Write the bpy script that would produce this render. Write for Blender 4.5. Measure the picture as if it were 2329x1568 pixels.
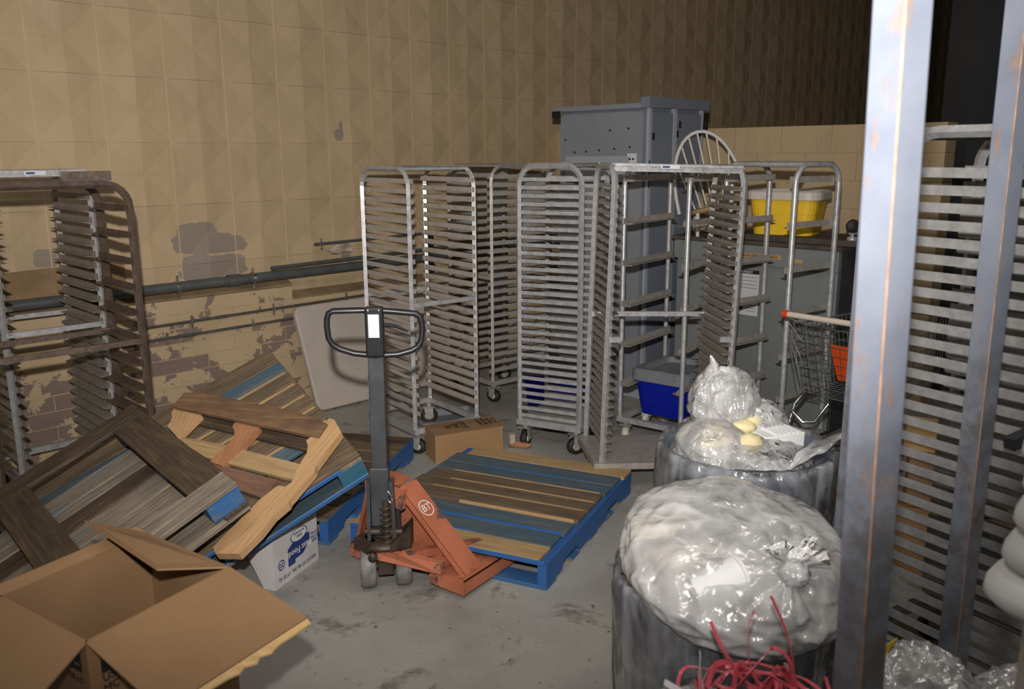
import bpy, bmesh, math, random
from mathutils import Vector, Matrix, Euler, noise
R = math.radians
SC = bpy.context.scene
C = SC.collection
for o in list(bpy.data.objects): bpy.data.objects.remove(o)

# ------------------------------------------------------------------ camera
FPX, PITCH, ROLL, EYE = 1964.362, .2166908, -.005121985, 1.846975
fwd = Vector((0, math.cos(PITCH), -math.sin(PITCH)))
rt0 = Vector((1, 0, 0)); up0 = rt0.cross(fwd)
rt = math.cos(ROLL)*rt0 + math.sin(ROLL)*up0
up = -math.sin(ROLL)*rt0 + math.cos(ROLL)*up0
cam = bpy.data.objects.new('camera', bpy.data.cameras.new('camera'))
C.objects.link(cam)
m = Matrix((rt, up, -fwd)).transposed().to_4x4(); m.translation = Vector((0, 0, EYE))
cam.matrix_world = m
cam.data.sensor_fit = 'HORIZONTAL'; cam.data.sensor_width = 36; cam.data.lens = FPX/2329*36
cam.data.clip_start = .05
cam.data.dof.use_dof = True; cam.data.dof.focus_distance = 4.6; cam.data.dof.aperture_fstop = 3.6
SC.camera = cam

# ------------------------------------------------------------------ world, lights, exposure
w = bpy.data.worlds.new('world'); SC.world = w; w.use_nodes = True
w.node_tree.nodes['Background'].inputs[0].default_value = (.5, .5, .55, 1)
w.node_tree.nodes['Background'].inputs[1].default_value = .02

def spot(name, loc, aim, watt, size, blend, rad, col):
    l = bpy.data.lights.new(name, 'SPOT'); l.energy = watt; l.spot_size = R(size); l.spot_blend = blend
    l.shadow_soft_size = rad; l.color = col
    o = bpy.data.objects.new(name, l); C.objects.link(o); o.location = loc
    o.rotation_euler = (Vector(aim)-Vector(loc)).to_track_quat('-Z', 'Y').to_euler()
    return o
# the camera's flash head, a hand above the lens
spot('camera_flash', (-.03, -.02, EYE+.27), (-.62, 6.4, 2.35), 860, 95, 1.0, .03, (1, .96, .925))
# dim area lights added as soft bounce fill, unseen high under the ceiling
for x, y, e in ((-1.2, .2, 55), (1.8, 1.6, 45)):
    l = bpy.data.lights.new('added_fill', 'AREA'); l.shape = 'RECTANGLE'; l.size = 2.6; l.size_y = .5; l.energy = e
    l.color = (1, .95, .88)
    o = bpy.data.objects.new('added_fill', l); C.objects.link(o); o.location = (x, y, 4.6); o.rotation_euler = (0, 0, R(45))
SC.view_settings.view_transform = 'Standard'; SC.view_settings.look = 'None'
SC.view_settings.gamma = 1; SC.view_settings.exposure = 0; SC.view_settings.use_curve_mapping = False

# ------------------------------------------------------------------ materials
def srgb(r, g, b):
    f = lambda c: (c/255/12.92 if c/255 <= .04045 else ((c/255+.055)/1.055)**2.4)
    return (f(r), f(g), f(b), 1)
class NT:
    def __init__(s, name):
        s.m = bpy.data.materials.new(name); s.m.use_nodes = True; s.t = s.m.node_tree; s.n = s.t.nodes; s.l = s.t.links
        s.b = s.n['Principled BSDF']; s.out = s.n['Material Output']
    def node(s, ty, **k):
        n = s.n.new(ty)
        for a, v in k.items(): setattr(n, a, v)
        return n
    def link(s, a, b): s.l.new(a, b)
    def noise(s, vec, scale=5, detail=4, rough=.55, dist=0):
        n = s.node('ShaderNodeTexNoise'); n.inputs['Scale'].default_value = scale; n.inputs['Detail'].default_value = detail
        n.inputs['Roughness'].default_value = rough; n.inputs['Distortion'].default_value = dist
        if vec: s.link(vec, n.inputs['Vector'])
        return n.outputs['Fac']
    def ramp(s, fac, stops):
        n = s.node('ShaderNodeValToRGB'); e = n.color_ramp.elements
        while len(e) < len(stops): e.new(.5)
        for i, (p, c) in enumerate(stops): e[i].position = p; e[i].color = c if len(c) == 4 else (*c, 1)
        s.link(fac, n.inputs[0]); return n.outputs[0]
    def mix(s, fac, a, b, mode='MIX'):
        n = s.node('ShaderNodeMix', data_type='RGBA', blend_type=mode)
        for i, v in ((0, fac), (6, a), (7, b)):
            if isinstance(v, (int, float)): n.inputs[i].default_value = v
            elif isinstance(v, tuple): n.inputs[i].default_value = v
            else: s.link(v, n.inputs[i])
        return n.outputs[2]
    def math(s, op, a, b=0, clamp=False):
        n = s.node('ShaderNodeMath', operation=op); n.use_clamp = clamp
        for i, v in ((0, a), (1, b)):
            if isinstance(v, (int, float)): n.inputs[i].default_value = v
            else: s.link(v, n.inputs[i])
        return n.outputs[0]
    def obj(s, scale=(1, 1, 1), rnd=7.0):
        t = s.node('ShaderNodeTexCoord'); mp = s.node('ShaderNodeMapping'); mp.inputs['Scale'].default_value = scale
        s.link(t.outputs['Object'], mp.inputs['Vector'])
        if rnd:
            oi = s.node('ShaderNodeObjectInfo'); v = s.node('ShaderNodeVectorMath', operation='MULTIPLY')
            cb = s.node('ShaderNodeCombineXYZ')
            s.link(oi.outputs['Random'], cb.inputs[0]); s.link(oi.outputs['Random'], cb.inputs[1]); s.link(oi.outputs['Random'], cb.inputs[2])
            s.link(cb.outputs[0], v.inputs[0]); v.inputs[1].default_value = (rnd*3, rnd*5, rnd*7)
            s.link(v.outputs[0], mp.inputs['Location'])
        return mp.outputs['Vector']
    def pos(s, scale=(1, 1, 1)):
        t = s.node('ShaderNodeNewGeometry'); mp = s.node('ShaderNodeMapping'); mp.inputs['Scale'].default_value = scale
        s.link(t.outputs['Position'], mp.inputs['Vector']); return mp.outputs['Vector']
    def bump(s, h, strength=.3, dist=.01):
        n = s.node('ShaderNodeBump'); n.inputs['Strength'].default_value = strength; n.inputs['Distance'].default_value = dist
        s.link(h, n.inputs['Height']); s.link(n.outputs[0], s.b.inputs['Normal']); return n.outputs[0]
    def set(s, col=None, rough=.6, metal=0, spec=None):
        if col is not None:
            if isinstance(col, tuple): s.b.inputs['Base Color'].default_value = col
            else: s.link(col, s.b.inputs['Base Color'])
        if isinstance(rough, (int, float)): s.b.inputs['Roughness'].default_value = rough
        else: s.link(rough, s.b.inputs['Roughness'])
        s.b.inputs['Metallic'].default_value = metal
        if spec is not None: s.b.inputs['Specular IOR Level'].default_value = spec
        return s.m
WO = Vector((-2.824985, 5.289443, 0)); WA = .7838362
WD = Vector((math.cos(WA), math.sin(WA), 0)); WN = Vector((WD.y, -WD.x, 0)); ZZ = Vector((0, 0, 1))
def W(s, t, z): return WO + WD*s + WN*t + ZZ*z
def plain(name, col, rough=.6, metal=0, var=.12, scale=9, bump=0, spec=None):
    t = NT(name); v = t.obj(rnd=5)
    f = t.noise(v, scale, 5)
    k = t.ramp(f, [(.3, (1-var,)*3), (.7, (1+var*.3,)*3)])
    c = t.mix(1.0, col, k, 'MULTIPLY'); t.set(c, rough, metal, spec)
    if bump: t.bump(t.noise(v, scale*8, 3), bump, .004)
    return t.m
def wall_coords(t):
    g = t.node('ShaderNodeNewGeometry'); a = t.node('ShaderNodeVectorMath', operation='SUBTRACT'); t.link(g.outputs['Position'], a.inputs[0]); a.inputs[1].default_value = WO
    d = t.node('ShaderNodeVectorMath', operation='DOT_PRODUCT'); t.link(a.outputs[0], d.inputs[0]); d.inputs[1].default_value = WD
    sp = t.node('ShaderNodeSeparateXYZ'); t.link(g.outputs['Position'], sp.inputs[0])
    return d.outputs['Value'], sp.outputs['Z']
def painted_block(name, patches, paint, base, chips=.0):
    t = NT(name); p = t.pos(); s_, z_ = wall_coords(t)
    nz = t.noise(p, 11, 7, .7); wob = t.math('MULTIPLY', t.math('SUBTRACT', nz, .5), 2.6)
    mask = None
    for (cs, cz, rs, rz) in patches:
        a = t.math('DIVIDE', t.math('SUBTRACT', s_, cs), rs); b = t.math('DIVIDE', t.math('SUBTRACT', z_, cz), rz)
        a = t.math('POWER', t.math('ABSOLUTE', a), 4); b = t.math('POWER', t.math('ABSOLUTE', b), 4)
        q = t.math('ADD', t.math('ADD', a, b), wob); q = t.math('LESS_THAN', q, .85)
        mask = q if mask is None else t.math('MAXIMUM', mask, q)
    tiny = t.math('GREATER_THAN', t.noise(p, 16, 5, .7), .755)
    mask = tiny if mask is None else t.math('MAXIMUM', mask, tiny)
    big = t.noise(p, 1.3, 5); dirt = t.ramp(big, [(.3, (.86, .85, .84)), (.65, (1.03, 1.03, 1.02))])
    sm = t.ramp(t.noise(t.pos((6, 6, 1.2)), 1.4, 5, .7), [(.34, (.88, .87, .85)), (.5, (1, 1, 1))])
    c = t.mix(1.0, paint, dirt, 'MULTIPLY'); c = t.mix(.7, c, sm, 'MULTIPLY')
    bs = t.mix(t.noise(p, 30, 4), base, tuple(x*.8 for x in base[:3])+(1,))
    t.set(t.mix(mask, c, bs), .62); 
    t.bump(t.math('SUBTRACT', t.noise(p, 70, 4), t.math('MULTIPLY', mask, 1.2)), .28, .004)
    return t.m
PAINT = srgb(190, 166, 131)
M = {}
M['block'] = painted_block('painted_block', [(.95, 1.33, .15, .075), (.98, 1.26, .22, .07), (1.08, 1.24, .23, .06), (1.04, 1.09, .26, .085), (.93, 1.09, .12, .10), (2.13, 2.0, .04, .045), (2.15, 2.05, .015, .05), (-.03, 1.24, .07, .06), (2.1, 1.14, .035, .035), (2.14, 1.09, .04, .04), (2.2, 1.0, .05, .03)], PAINT, srgb(150, 138, 122))
M['block_low'] = painted_block('painted_block_low', [], PAINT, srgb(125, 116, 104))
def peeling():
    t = NT('peeling_brick'); p = t.pos(); s_, z_ = wall_coords(t)
    n = t.noise(p, 4.6, 7, .62, .3)
    bias = t.ramp(z_, [(.0, (.05,)*3), (.62, (.045,)*3), (.74, (-.045,)*3), (1, (-.05,)*3)])
    th = t.node('ShaderNodeMapRange'); t.link(z_, th.inputs[0]); th.inputs[1].default_value = .45; th.inputs[2].default_value = .85; th.inputs[3].default_value = .515; th.inputs[4].default_value = .60
    oi = t.node('ShaderNodeObjectInfo'); rn = t.math('MULTIPLY', t.math('SUBTRACT', oi.outputs['Random'], .5), .13)
    mask = t.math('GREATER_THAN', t.math('ADD', n, rn), th.outputs[0])
    mask = t.math('MAXIMUM', mask, t.math('GREATER_THAN', t.noise(p, 17, 5, .7), .70))
    d = t.ramp(t.noise(p, 2.1, 5), [(.3, (.85, .84, .82)), (.6, (1, 1, 1))])
    c = t.mix(1.0, PAINT, d, 'MULTIPLY')
    st = t.ramp(t.noise(t.pos((3, 3, 14)), 3.2, 5, .7), [(.62, (0, 0, 0)), (.68, (1, 1, 1))])
    c = t.mix(t.math('MULTIPLY', st, .35), c, srgb(110, 88, 62))
    br = t.mix(t.noise(p, 40, 4), srgb(142, 122, 110), srgb(116, 98, 88))
    t.set(t.mix(mask, c, br), .7); t.bump(t.math('SUBTRACT', t.noise(p, 60, 4), t.math('MULTIPLY', mask, 1.6)), .35, .005)
    return t.m
M['brick'] = peeling()
M['mortar'] = plain('mortar', srgb(186, 164, 126), .85, var=.2)
M['joint_paint'] = plain('painted_joint', srgb(206, 182, 146), .5, var=.1)
M['ledge'] = plain('dirty_ledge', srgb(140, 118, 88), .9, var=.4, scale=5, bump=.3)
def concrete():
    t = NT('concrete_floor'); p = t.pos()
    a = t.noise(p, .9, 7, .62); c = t.ramp(a, [(.28, srgb(124, 120, 113)), (.5, srgb(160, 157, 151)), (.72, srgb(176, 173, 166))])
    st = t.ramp(t.noise(p, 3.6, 7, .7, .4), [(.56, (0, 0, 0)), (.66, (1, 1, 1))]); c = t.mix(t.math('MULTIPLY', st, .65), c, srgb(84, 76, 66))
    sp = t.ramp(t.noise(p, 26, 4, .6), [(.66, (0, 0, 0)), (.69, (1, 1, 1))]); c = t.mix(t.math('MULTIPLY', sp, .75), c, srgb(70, 62, 54))
    sc = t.ramp(t.noise(t.pos((2, 30, 1)), 2, 4), [(.63, (0, 0, 0)), (.70, (1, 1, 1))]); c = t.mix(t.math('MULTIPLY', sc, .25), c, srgb(175, 172, 166))
    vo = t.node('ShaderNodeTexVoronoi', feature='DISTANCE_TO_EDGE'); vo.inputs['Scale'].default_value = .75
    wv = t.node('ShaderNodeVectorMath', operation='ADD'); nn = t.node('ShaderNodeTexNoise'); nn.inputs['Scale'].default_value = 3
    t.link(p, nn.inputs['Vector']); sc2 = t.node('ShaderNodeVectorMath', operation='SCALE'); sc2.inputs['Scale'].default_value = .35
    t.link(nn.outputs['Color'], sc2.inputs[0]); t.link(p, wv.inputs[0]); t.link(sc2.outputs[0], wv.inputs[1]); t.link(wv.outputs[0], vo.inputs['Vector'])
    cr = t.math('MULTIPLY', t.math('LESS_THAN', vo.outputs['Distance'], .0018), .0); c = t.mix(cr, c, srgb(62, 55, 48))
    t.set(c, t.ramp(t.noise(p, 2.5, 4), [(.4, (.62,)*3), (.65, (.4,)*3)]), 0, .35); t.bump(t.noise(p, 60, 5), .25, .004); return t.m
M['floor'] = concrete()
M['joint'] = plain('joint_dirt', srgb(52, 46, 40), .95)
def alu(name, col, rough=.36, metal=.55, var=.3):
    t = NT(name); v = t.obj(rnd=4); k = t.noise(v, 22, 6, .65)
    c = t.mix(1.0, col, t.ramp(k, [(.3, (1-var,)*3), (.65, (1.05,)*3)]), 'MULTIPLY')
    t.set(c, t.ramp(t.noise(v, 40, 3), [(.3, (rough-.1,)*3), (.7, (rough+.14,)*3)]), metal); t.bump(k, .08, .002); return t.m
M['alu'] = alu('aluminium', srgb(196, 195, 195), .36, .45)
M['alu_dark'] = alu('soiled_aluminium', srgb(172, 166, 159), .45, .3, .22)
M['alu_warm'] = alu('dull_aluminium', srgb(186, 177, 168), .42, .25, .2)
M['rail_steel'] = alu('brown_stained_steel', srgb(122, 106, 94), .38, .45, .4)
M['rail_dark'] = alu('grimy_rail', srgb(164, 155, 146), .45, .25, .25)
M['chrome'] = alu('chrome', srgb(215, 215, 215), .2, .95, .1)
M['rubber'] = plain('black_rubber', srgb(38, 37, 36), .6, var=.4, scale=30)
M['white_wheel'] = plain('off_white_wheel', srgb(205, 200, 185), .5)
def wood(name, cols, streak=1.0, paint=None, pamt=.5, dark=.5, rough=.75):
    t = NT(name); v = t.obj((1.6, 34, 34), 6); g = t.noise(v, 2.4, 9, .72, .15)
    c = t.ramp(g, [(.25, cols[0]), (.5, cols[1]), (.75, cols[2])])
    v2 = t.obj((1.2, 3.2, 3.2), 9); d = t.ramp(t.noise(v2, 3.2, 8, .7), [(.42, (0, 0, 0)), (.70, (1, 1, 1))])
    c = t.mix(t.math('MULTIPLY', d, dark), c, tuple(x*.32 for x in cols[0][:3])+(1,))
    if paint:
        v3 = t.obj((1.5, 9, 9), 5); pm = t.ramp(t.noise(v3, 2.0, 7, .7), [(1-pamt-.05, (0, 0, 0)), (1-pamt+.05, (1, 1, 1))])
        c = t.mix(t.math('MULTIPLY', pm, .92), c, paint)
    t.set(c, rough); t.bump(g, .35, .004); return t.m
GW = [srgb(84, 74, 62), srgb(134, 122, 106), srgb(178, 164, 142)]
BLUE = srgb(28, 92, 158); TEAL = srgb(36, 98, 122)
M['wood_grey'] = wood('weathered_grey_wood', GW)
M['wood_greyblue'] = wood('grey_wood_blue_trace', GW, paint=srgb(92, 112, 124), pamt=.42, dark=.35)
M['wood_dark'] = wood('dark_weathered_wood', [srgb(46, 38, 30), srgb(78, 64, 50), srgb(122, 96, 58)], dark=.55)
M['wood_brown'] = wood('brown_pallet_wood', [srgb(74, 60, 46), srgb(108, 90, 70), srgb(142, 120, 92)], dark=.5)
M['wood_bluegrey'] = wood('worn_blue_board', [srgb(66, 78, 84), srgb(86, 98, 104), srgb(112, 118, 116)], paint=srgb(66, 88, 104), pamt=.5, dark=.35)
M['wood_tan'] = wood('tan_board', [srgb(136, 108, 74), srgb(172, 142, 100), srgb(192, 164, 120)], dark=.25)
M['wood_pale'] = wood('fresh_pine', [srgb(162, 124, 84), srgb(186, 148, 104), srgb(200, 164, 120)], dark=.15)
M['wood_orange'] = wood('reddish_pine', [srgb(140, 92, 62), srgb(166, 116, 80), srgb(180, 134, 98)], dark=.15)
M['wood_rust'] = wood('orange_brown_board', [srgb(84, 68, 56), srgb(124, 94, 68), srgb(158, 122, 90)], dark=.55)
M['wood_redbrown'] = wood('red_brown_board', [srgb(88, 62, 50), srgb(122, 90, 72), srgb(146, 112, 90)], dark=.35)
M['teal_dark'] = wood('dark_teal_board', [srgb(50, 50, 46), srgb(70, 68, 60), srgb(92, 86, 72)], paint=srgb(44, 68, 78), pamt=.5, dark=.45)
M['blue_paint'] = wood('blue_painted_wood', [srgb(90, 80, 66), srgb(120, 110, 92), srgb(150, 132, 104)], paint=BLUE, pamt=.74, dark=.2, rough=.55)
M['blue_worn'] = wood('chipped_blue_wood', [srgb(98, 92, 84), srgb(122, 116, 106), srgb(150, 138, 118)], paint=srgb(40, 96, 150), pamt=.56, dark=.3, rough=.6)
M['teal_paint'] = wood('teal_painted_wood', [srgb(90, 80, 66), srgb(120, 110, 92), srgb(150, 132, 104)], paint=srgb(40, 98, 122), pamt=.58, dark=.3, rough=.6)
def card(name, col):
    t = NT(name); v = t.obj((1, 1, 1), 3); k = t.noise(v, 3, 5); f = t.noise(t.obj((60, 4, 60), 3), 3, 3)
    c = t.mix(1.0, col, t.ramp(k, [(.3, (.86,)*3), (.7, (1.04,)*3)]), 'MULTIPLY'); c = t.mix(.35, c, t.ramp(f, [(.3, (.85,)*3), (.7, (1.05,)*3)]), 'MULTIPLY')
    t.set(c, .72); t.bump(f, .1, .002); return t.m
M['card'] = card('cardboard', srgb(140, 108, 76)); M['card_dark'] = card('cardboard_outside', srgb(158, 122, 84)); M['card_edge'] = card('torn_cardboard_edge', srgb(186, 152, 104))
M['white_card'] = card('white_cardboard', srgb(208, 204, 204)); M['ink_blue'] = plain('navy_print', srgb(40, 60, 120), .6); M['ink_black'] = plain('black_print', srgb(24, 24, 26), .6)
M['ink_grey'] = plain('grey_print', srgb(96, 96, 104), .6); M['ink_white'] = plain('white_print', srgb(225, 222, 215), .6)
def orange():
    t = NT('worn_orange_paint'); v = t.obj(rnd=2); a = t.noise(v, 7, 7, .68)
    c = t.ramp(t.noise(v, 3, 5), [(.3, srgb(150, 84, 60)), (.7, srgb(190, 116, 86))])
    c = t.mix(t.ramp(a, [(.56, (0, 0, 0)), (.62, (1, 1, 1))]), c, srgb(92, 76, 70)); t.set(c, .45, 0, .4); t.bump(a, .15, .003); return t.m
M['orange'] = orange()
M['black_paint'] = plain('scuffed_black_paint', srgb(66, 67, 70), .42, var=.35, scale=14); M['grip'] = plain('black_grip', srgb(34, 34, 36), .35, var=.2)
M['grease'] = plain('greasy_steel', srgb(74, 62, 52), .5, .3, var=.5, scale=20); M['wheel_grey'] = plain('scuffed_nylon_wheel', srgb(128, 124, 120), .6, var=.55, scale=24)
M['cab'] = plain('cabinet_grey', srgb(132, 136, 143), .5, var=.07, scale=3); M['cab_side'] = plain('cabinet_blue_grey', srgb(112, 118, 130), .5, var=.08, scale=3); M['cab_light'] = plain('cabinet_light_trim', srgb(158, 163, 170), .45, var=.06)
M['unit'] = plain('machine_grey', srgb(124, 128, 128), .5, var=.08, scale=3); M['dark_hole'] = plain('dark_slot', srgb(18, 16, 16), .8)
M['slab'] = plain('dirty_dark_board', srgb(84, 74, 64), .8, var=.4, scale=8)
M['yellow'] = plain('yellow_plastic', srgb(236, 192, 44), .4, var=.05); M['rim_white'] = plain('cream_plastic', srgb(196, 188, 176), .45, var=.08)
M['tub_blue'] = plain('blue_plastic', srgb(10, 28, 150), .35, var=.1); M['lid_grey'] = plain('grey_plastic_lid', srgb(122, 124, 130), .45, var=.12)
M['white_paint'] = plain('white_painted_wood', srgb(204, 200, 190), .45, var=.08); M['table'] = plain('beige_table_plastic', srgb(188, 176, 164), .55, var=.08, scale=6, bump=.05)
M['pipe'] = plain('grey_conduit', srgb(96, 100, 98), .4, .25, var=.25); M['pipe_thin'] = plain('steel_conduit', srgb(112, 110, 106), .35, .5, var=.3); M['green'] = plain('dark_green_paint', srgb(40, 62, 52), .5, var=.4)
M['bin'] = plain('grey_bin_plastic', srgb(98, 104, 116), .45, var=.12)
M['dark_steel'] = plain('dark_steel', srgb(62, 64, 68), .6, var=.2, scale=3); M['dark_wall'] = plain('dark_wall_paint', srgb(58, 54, 50), .9, var=.2, scale=2)
M['foam'] = plain('white_foam', srgb(228, 228, 228), .55, var=.03); M['cream'] = plain('cream_waste', srgb(222, 208, 160), .65, var=.12)
M['orange_plastic'] = plain('orange_plastic', srgb(216, 78, 24), .4, var=.06); M['handle_cream'] = plain('cream_handle', srgb(214, 200, 186), .4, var=.06)
M['wire'] = plain('cart_wire', srgb(130, 130, 126), .35, .4, var=.3)
M['sticker'] = plain('white_sticker', srgb(206, 206, 212), .5, var=.03); M['yellow_label'] = plain('yellow_label', srgb(190, 166, 30), .5)
M['pale_fill'] = plain('pale_waste', srgb(176, 172, 166), .8, var=.3, scale=12)
M['rag'] = plain('pale_rag', srgb(186, 170, 154), .8, var=.3, scale=20)
def post_paint():
    t = NT('rusty_blue_grey_paint'); v = t.obj(rnd=0)
    c = t.ramp(t.noise(v, 5, 6), [(.3, srgb(126, 134, 150)), (.7, srgb(152, 158, 172))])
    r = t.ramp(t.noise(t.obj((1, 1, .35), 0), 11, 7, .72), [(.56, (0, 0, 0)), (.64, (1, 1, 1))])
    c = t.mix(t.math('MULTIPLY', r, .8), c, t.mix(t.noise(v, 40, 3), srgb(140, 108, 86), srgb(190, 158, 132)))
    s2 = t.ramp(t.noise(v, 30, 5, .7), [(.68, (0, 0, 0)), (.74, (1, 1, 1))]); c = t.mix(s2, c, srgb(205, 208, 215))
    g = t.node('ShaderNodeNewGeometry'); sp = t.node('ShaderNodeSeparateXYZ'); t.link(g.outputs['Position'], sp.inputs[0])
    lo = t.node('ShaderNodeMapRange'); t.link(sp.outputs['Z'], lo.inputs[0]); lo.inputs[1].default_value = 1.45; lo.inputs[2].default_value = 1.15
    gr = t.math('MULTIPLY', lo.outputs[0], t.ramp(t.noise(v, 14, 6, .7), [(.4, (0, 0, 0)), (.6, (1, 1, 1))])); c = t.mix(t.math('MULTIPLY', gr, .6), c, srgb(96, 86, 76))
    t.set(c, .4, .15); t.bump(r, .2, .002); return t.m
M['post'] = post_paint()
M['plank'] = plain('dirty_plank', srgb(150, 122, 86), .8, var=.45, scale=4)
M['rust'] = plain('rusty_edge', srgb(186, 150, 126), .6, var=.4, scale=26)
def film(name, col, alpha, rough=.16, bs=.9, sc=9):
    t = NT(name); v = t.obj(rnd=3); n1 = t.noise(v, sc, 4, .55, 1.5)
    def vor(scale, vec=v, dist=.25):
        nn = t.node('ShaderNodeTexNoise'); nn.inputs['Scale'].default_value = scale*.8; t.link(vec, nn.inputs['Vector'])
        m_ = t.node('ShaderNodeVectorMath', operation='SCALE'); m_.inputs['Scale'].default_value = dist; t.link(nn.outputs['Color'], m_.inputs[0])
        ad = t.node('ShaderNodeVectorMath', operation='ADD'); t.link(vec, ad.inputs[0]); t.link(m_.outputs[0], ad.inputs[1])
        q = t.node('ShaderNodeTexVoronoi'); q.inputs['Scale'].default_value = scale; t.link(ad.outputs[0], q.inputs['Vector']); return q.outputs['Distance']
    v2 = t.obj((1, 1, .3), 3)
    h = t.math('ADD', t.math('MULTIPLY', vor(sc*1.1, v, .5), 1.0), t.math('ADD', t.math('MULTIPLY', vor(sc*2.6, v2, .3), .34), t.math('MULTIPLY', vor(sc*6, v, .1), .06)))
    bn = t.node('ShaderNodeBump'); bn.inputs['Strength'].default_value = bs; bn.inputs['Distance'].default_value = .05; t.link(h, bn.inputs['Height'])
    bn2 = t.node('ShaderNodeBump'); bn2.inputs['Strength'].default_value = .12; bn2.inputs['Distance'].default_value = .03; t.link(h, bn2.inputs['Height'])
    df = t.node('ShaderNodeBsdfDiffuse'); t.link(bn2.outputs[0], df.inputs['Normal']); df.inputs[0].default_value = col
    gl = t.node('ShaderNodeBsdfGlossy'); gl.inputs['Roughness'].default_value = rough; t.link(bn.outputs[0], gl.inputs['Normal']); gl.inputs[0].default_value = (1, 1, 1, 1)
    tr = t.node('ShaderNodeBsdfTransparent'); tr.inputs[0].default_value = (.96, .96, .96, 1); mx = t.node('ShaderNodeMixShader'); m2 = t.node('ShaderNodeMixShader')
    cr = t.ramp(vor(sc*2.6, v2, .3), [(.40, (0, 0, 0)), (.8, (1, 1, 1))])
    a = t.math('ADD', t.ramp(n1, [(.3, (max(0, alpha-.12),)*3), (.7, (min(1, alpha+.18),)*3)]), t.math('MULTIPLY', cr, .22))
    t.link(a, mx.inputs[0]); t.link(tr.outputs[0], mx.inputs[1]); t.link(df.outputs[0], mx.inputs[2])
    fr_ = t.node('ShaderNodeFresnel'); fr_.inputs[0].default_value = 1.45; t.link(bn.outputs[0], fr_.inputs['Normal'])
    t.link(t.math('ADD', fr_.outputs[0], .06), m2.inputs[0]); t.link(mx.outputs[0], m2.inputs[1]); t.link(gl.outputs[0], m2.inputs[2]); t.link(m2.outputs[0], t.out.inputs[0]); return t.m
M['film_white'] = film('gathered_white_film', srgb(226, 226, 226), .62, .25, .4, 9)
M['film'] = film('clear_bag_film', srgb(228, 227, 226), .36, .2, .75, 4)
M['film_skirt'] = film('bag_film_on_bin', srgb(206, 208, 214), .10, .2, .6, 4)
M['film_crumple'] = film('crumpled_film', srgb(226, 225, 224), .34, .18, .8, 6)
M['red_ribbon'] = plain('red_twine', srgb(216, 92, 106), .25, var=.3, scale=40); M['white_ribbon'] = plain('pale_twine', srgb(214, 206, 212), .3, var=.2, scale=40)

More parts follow.
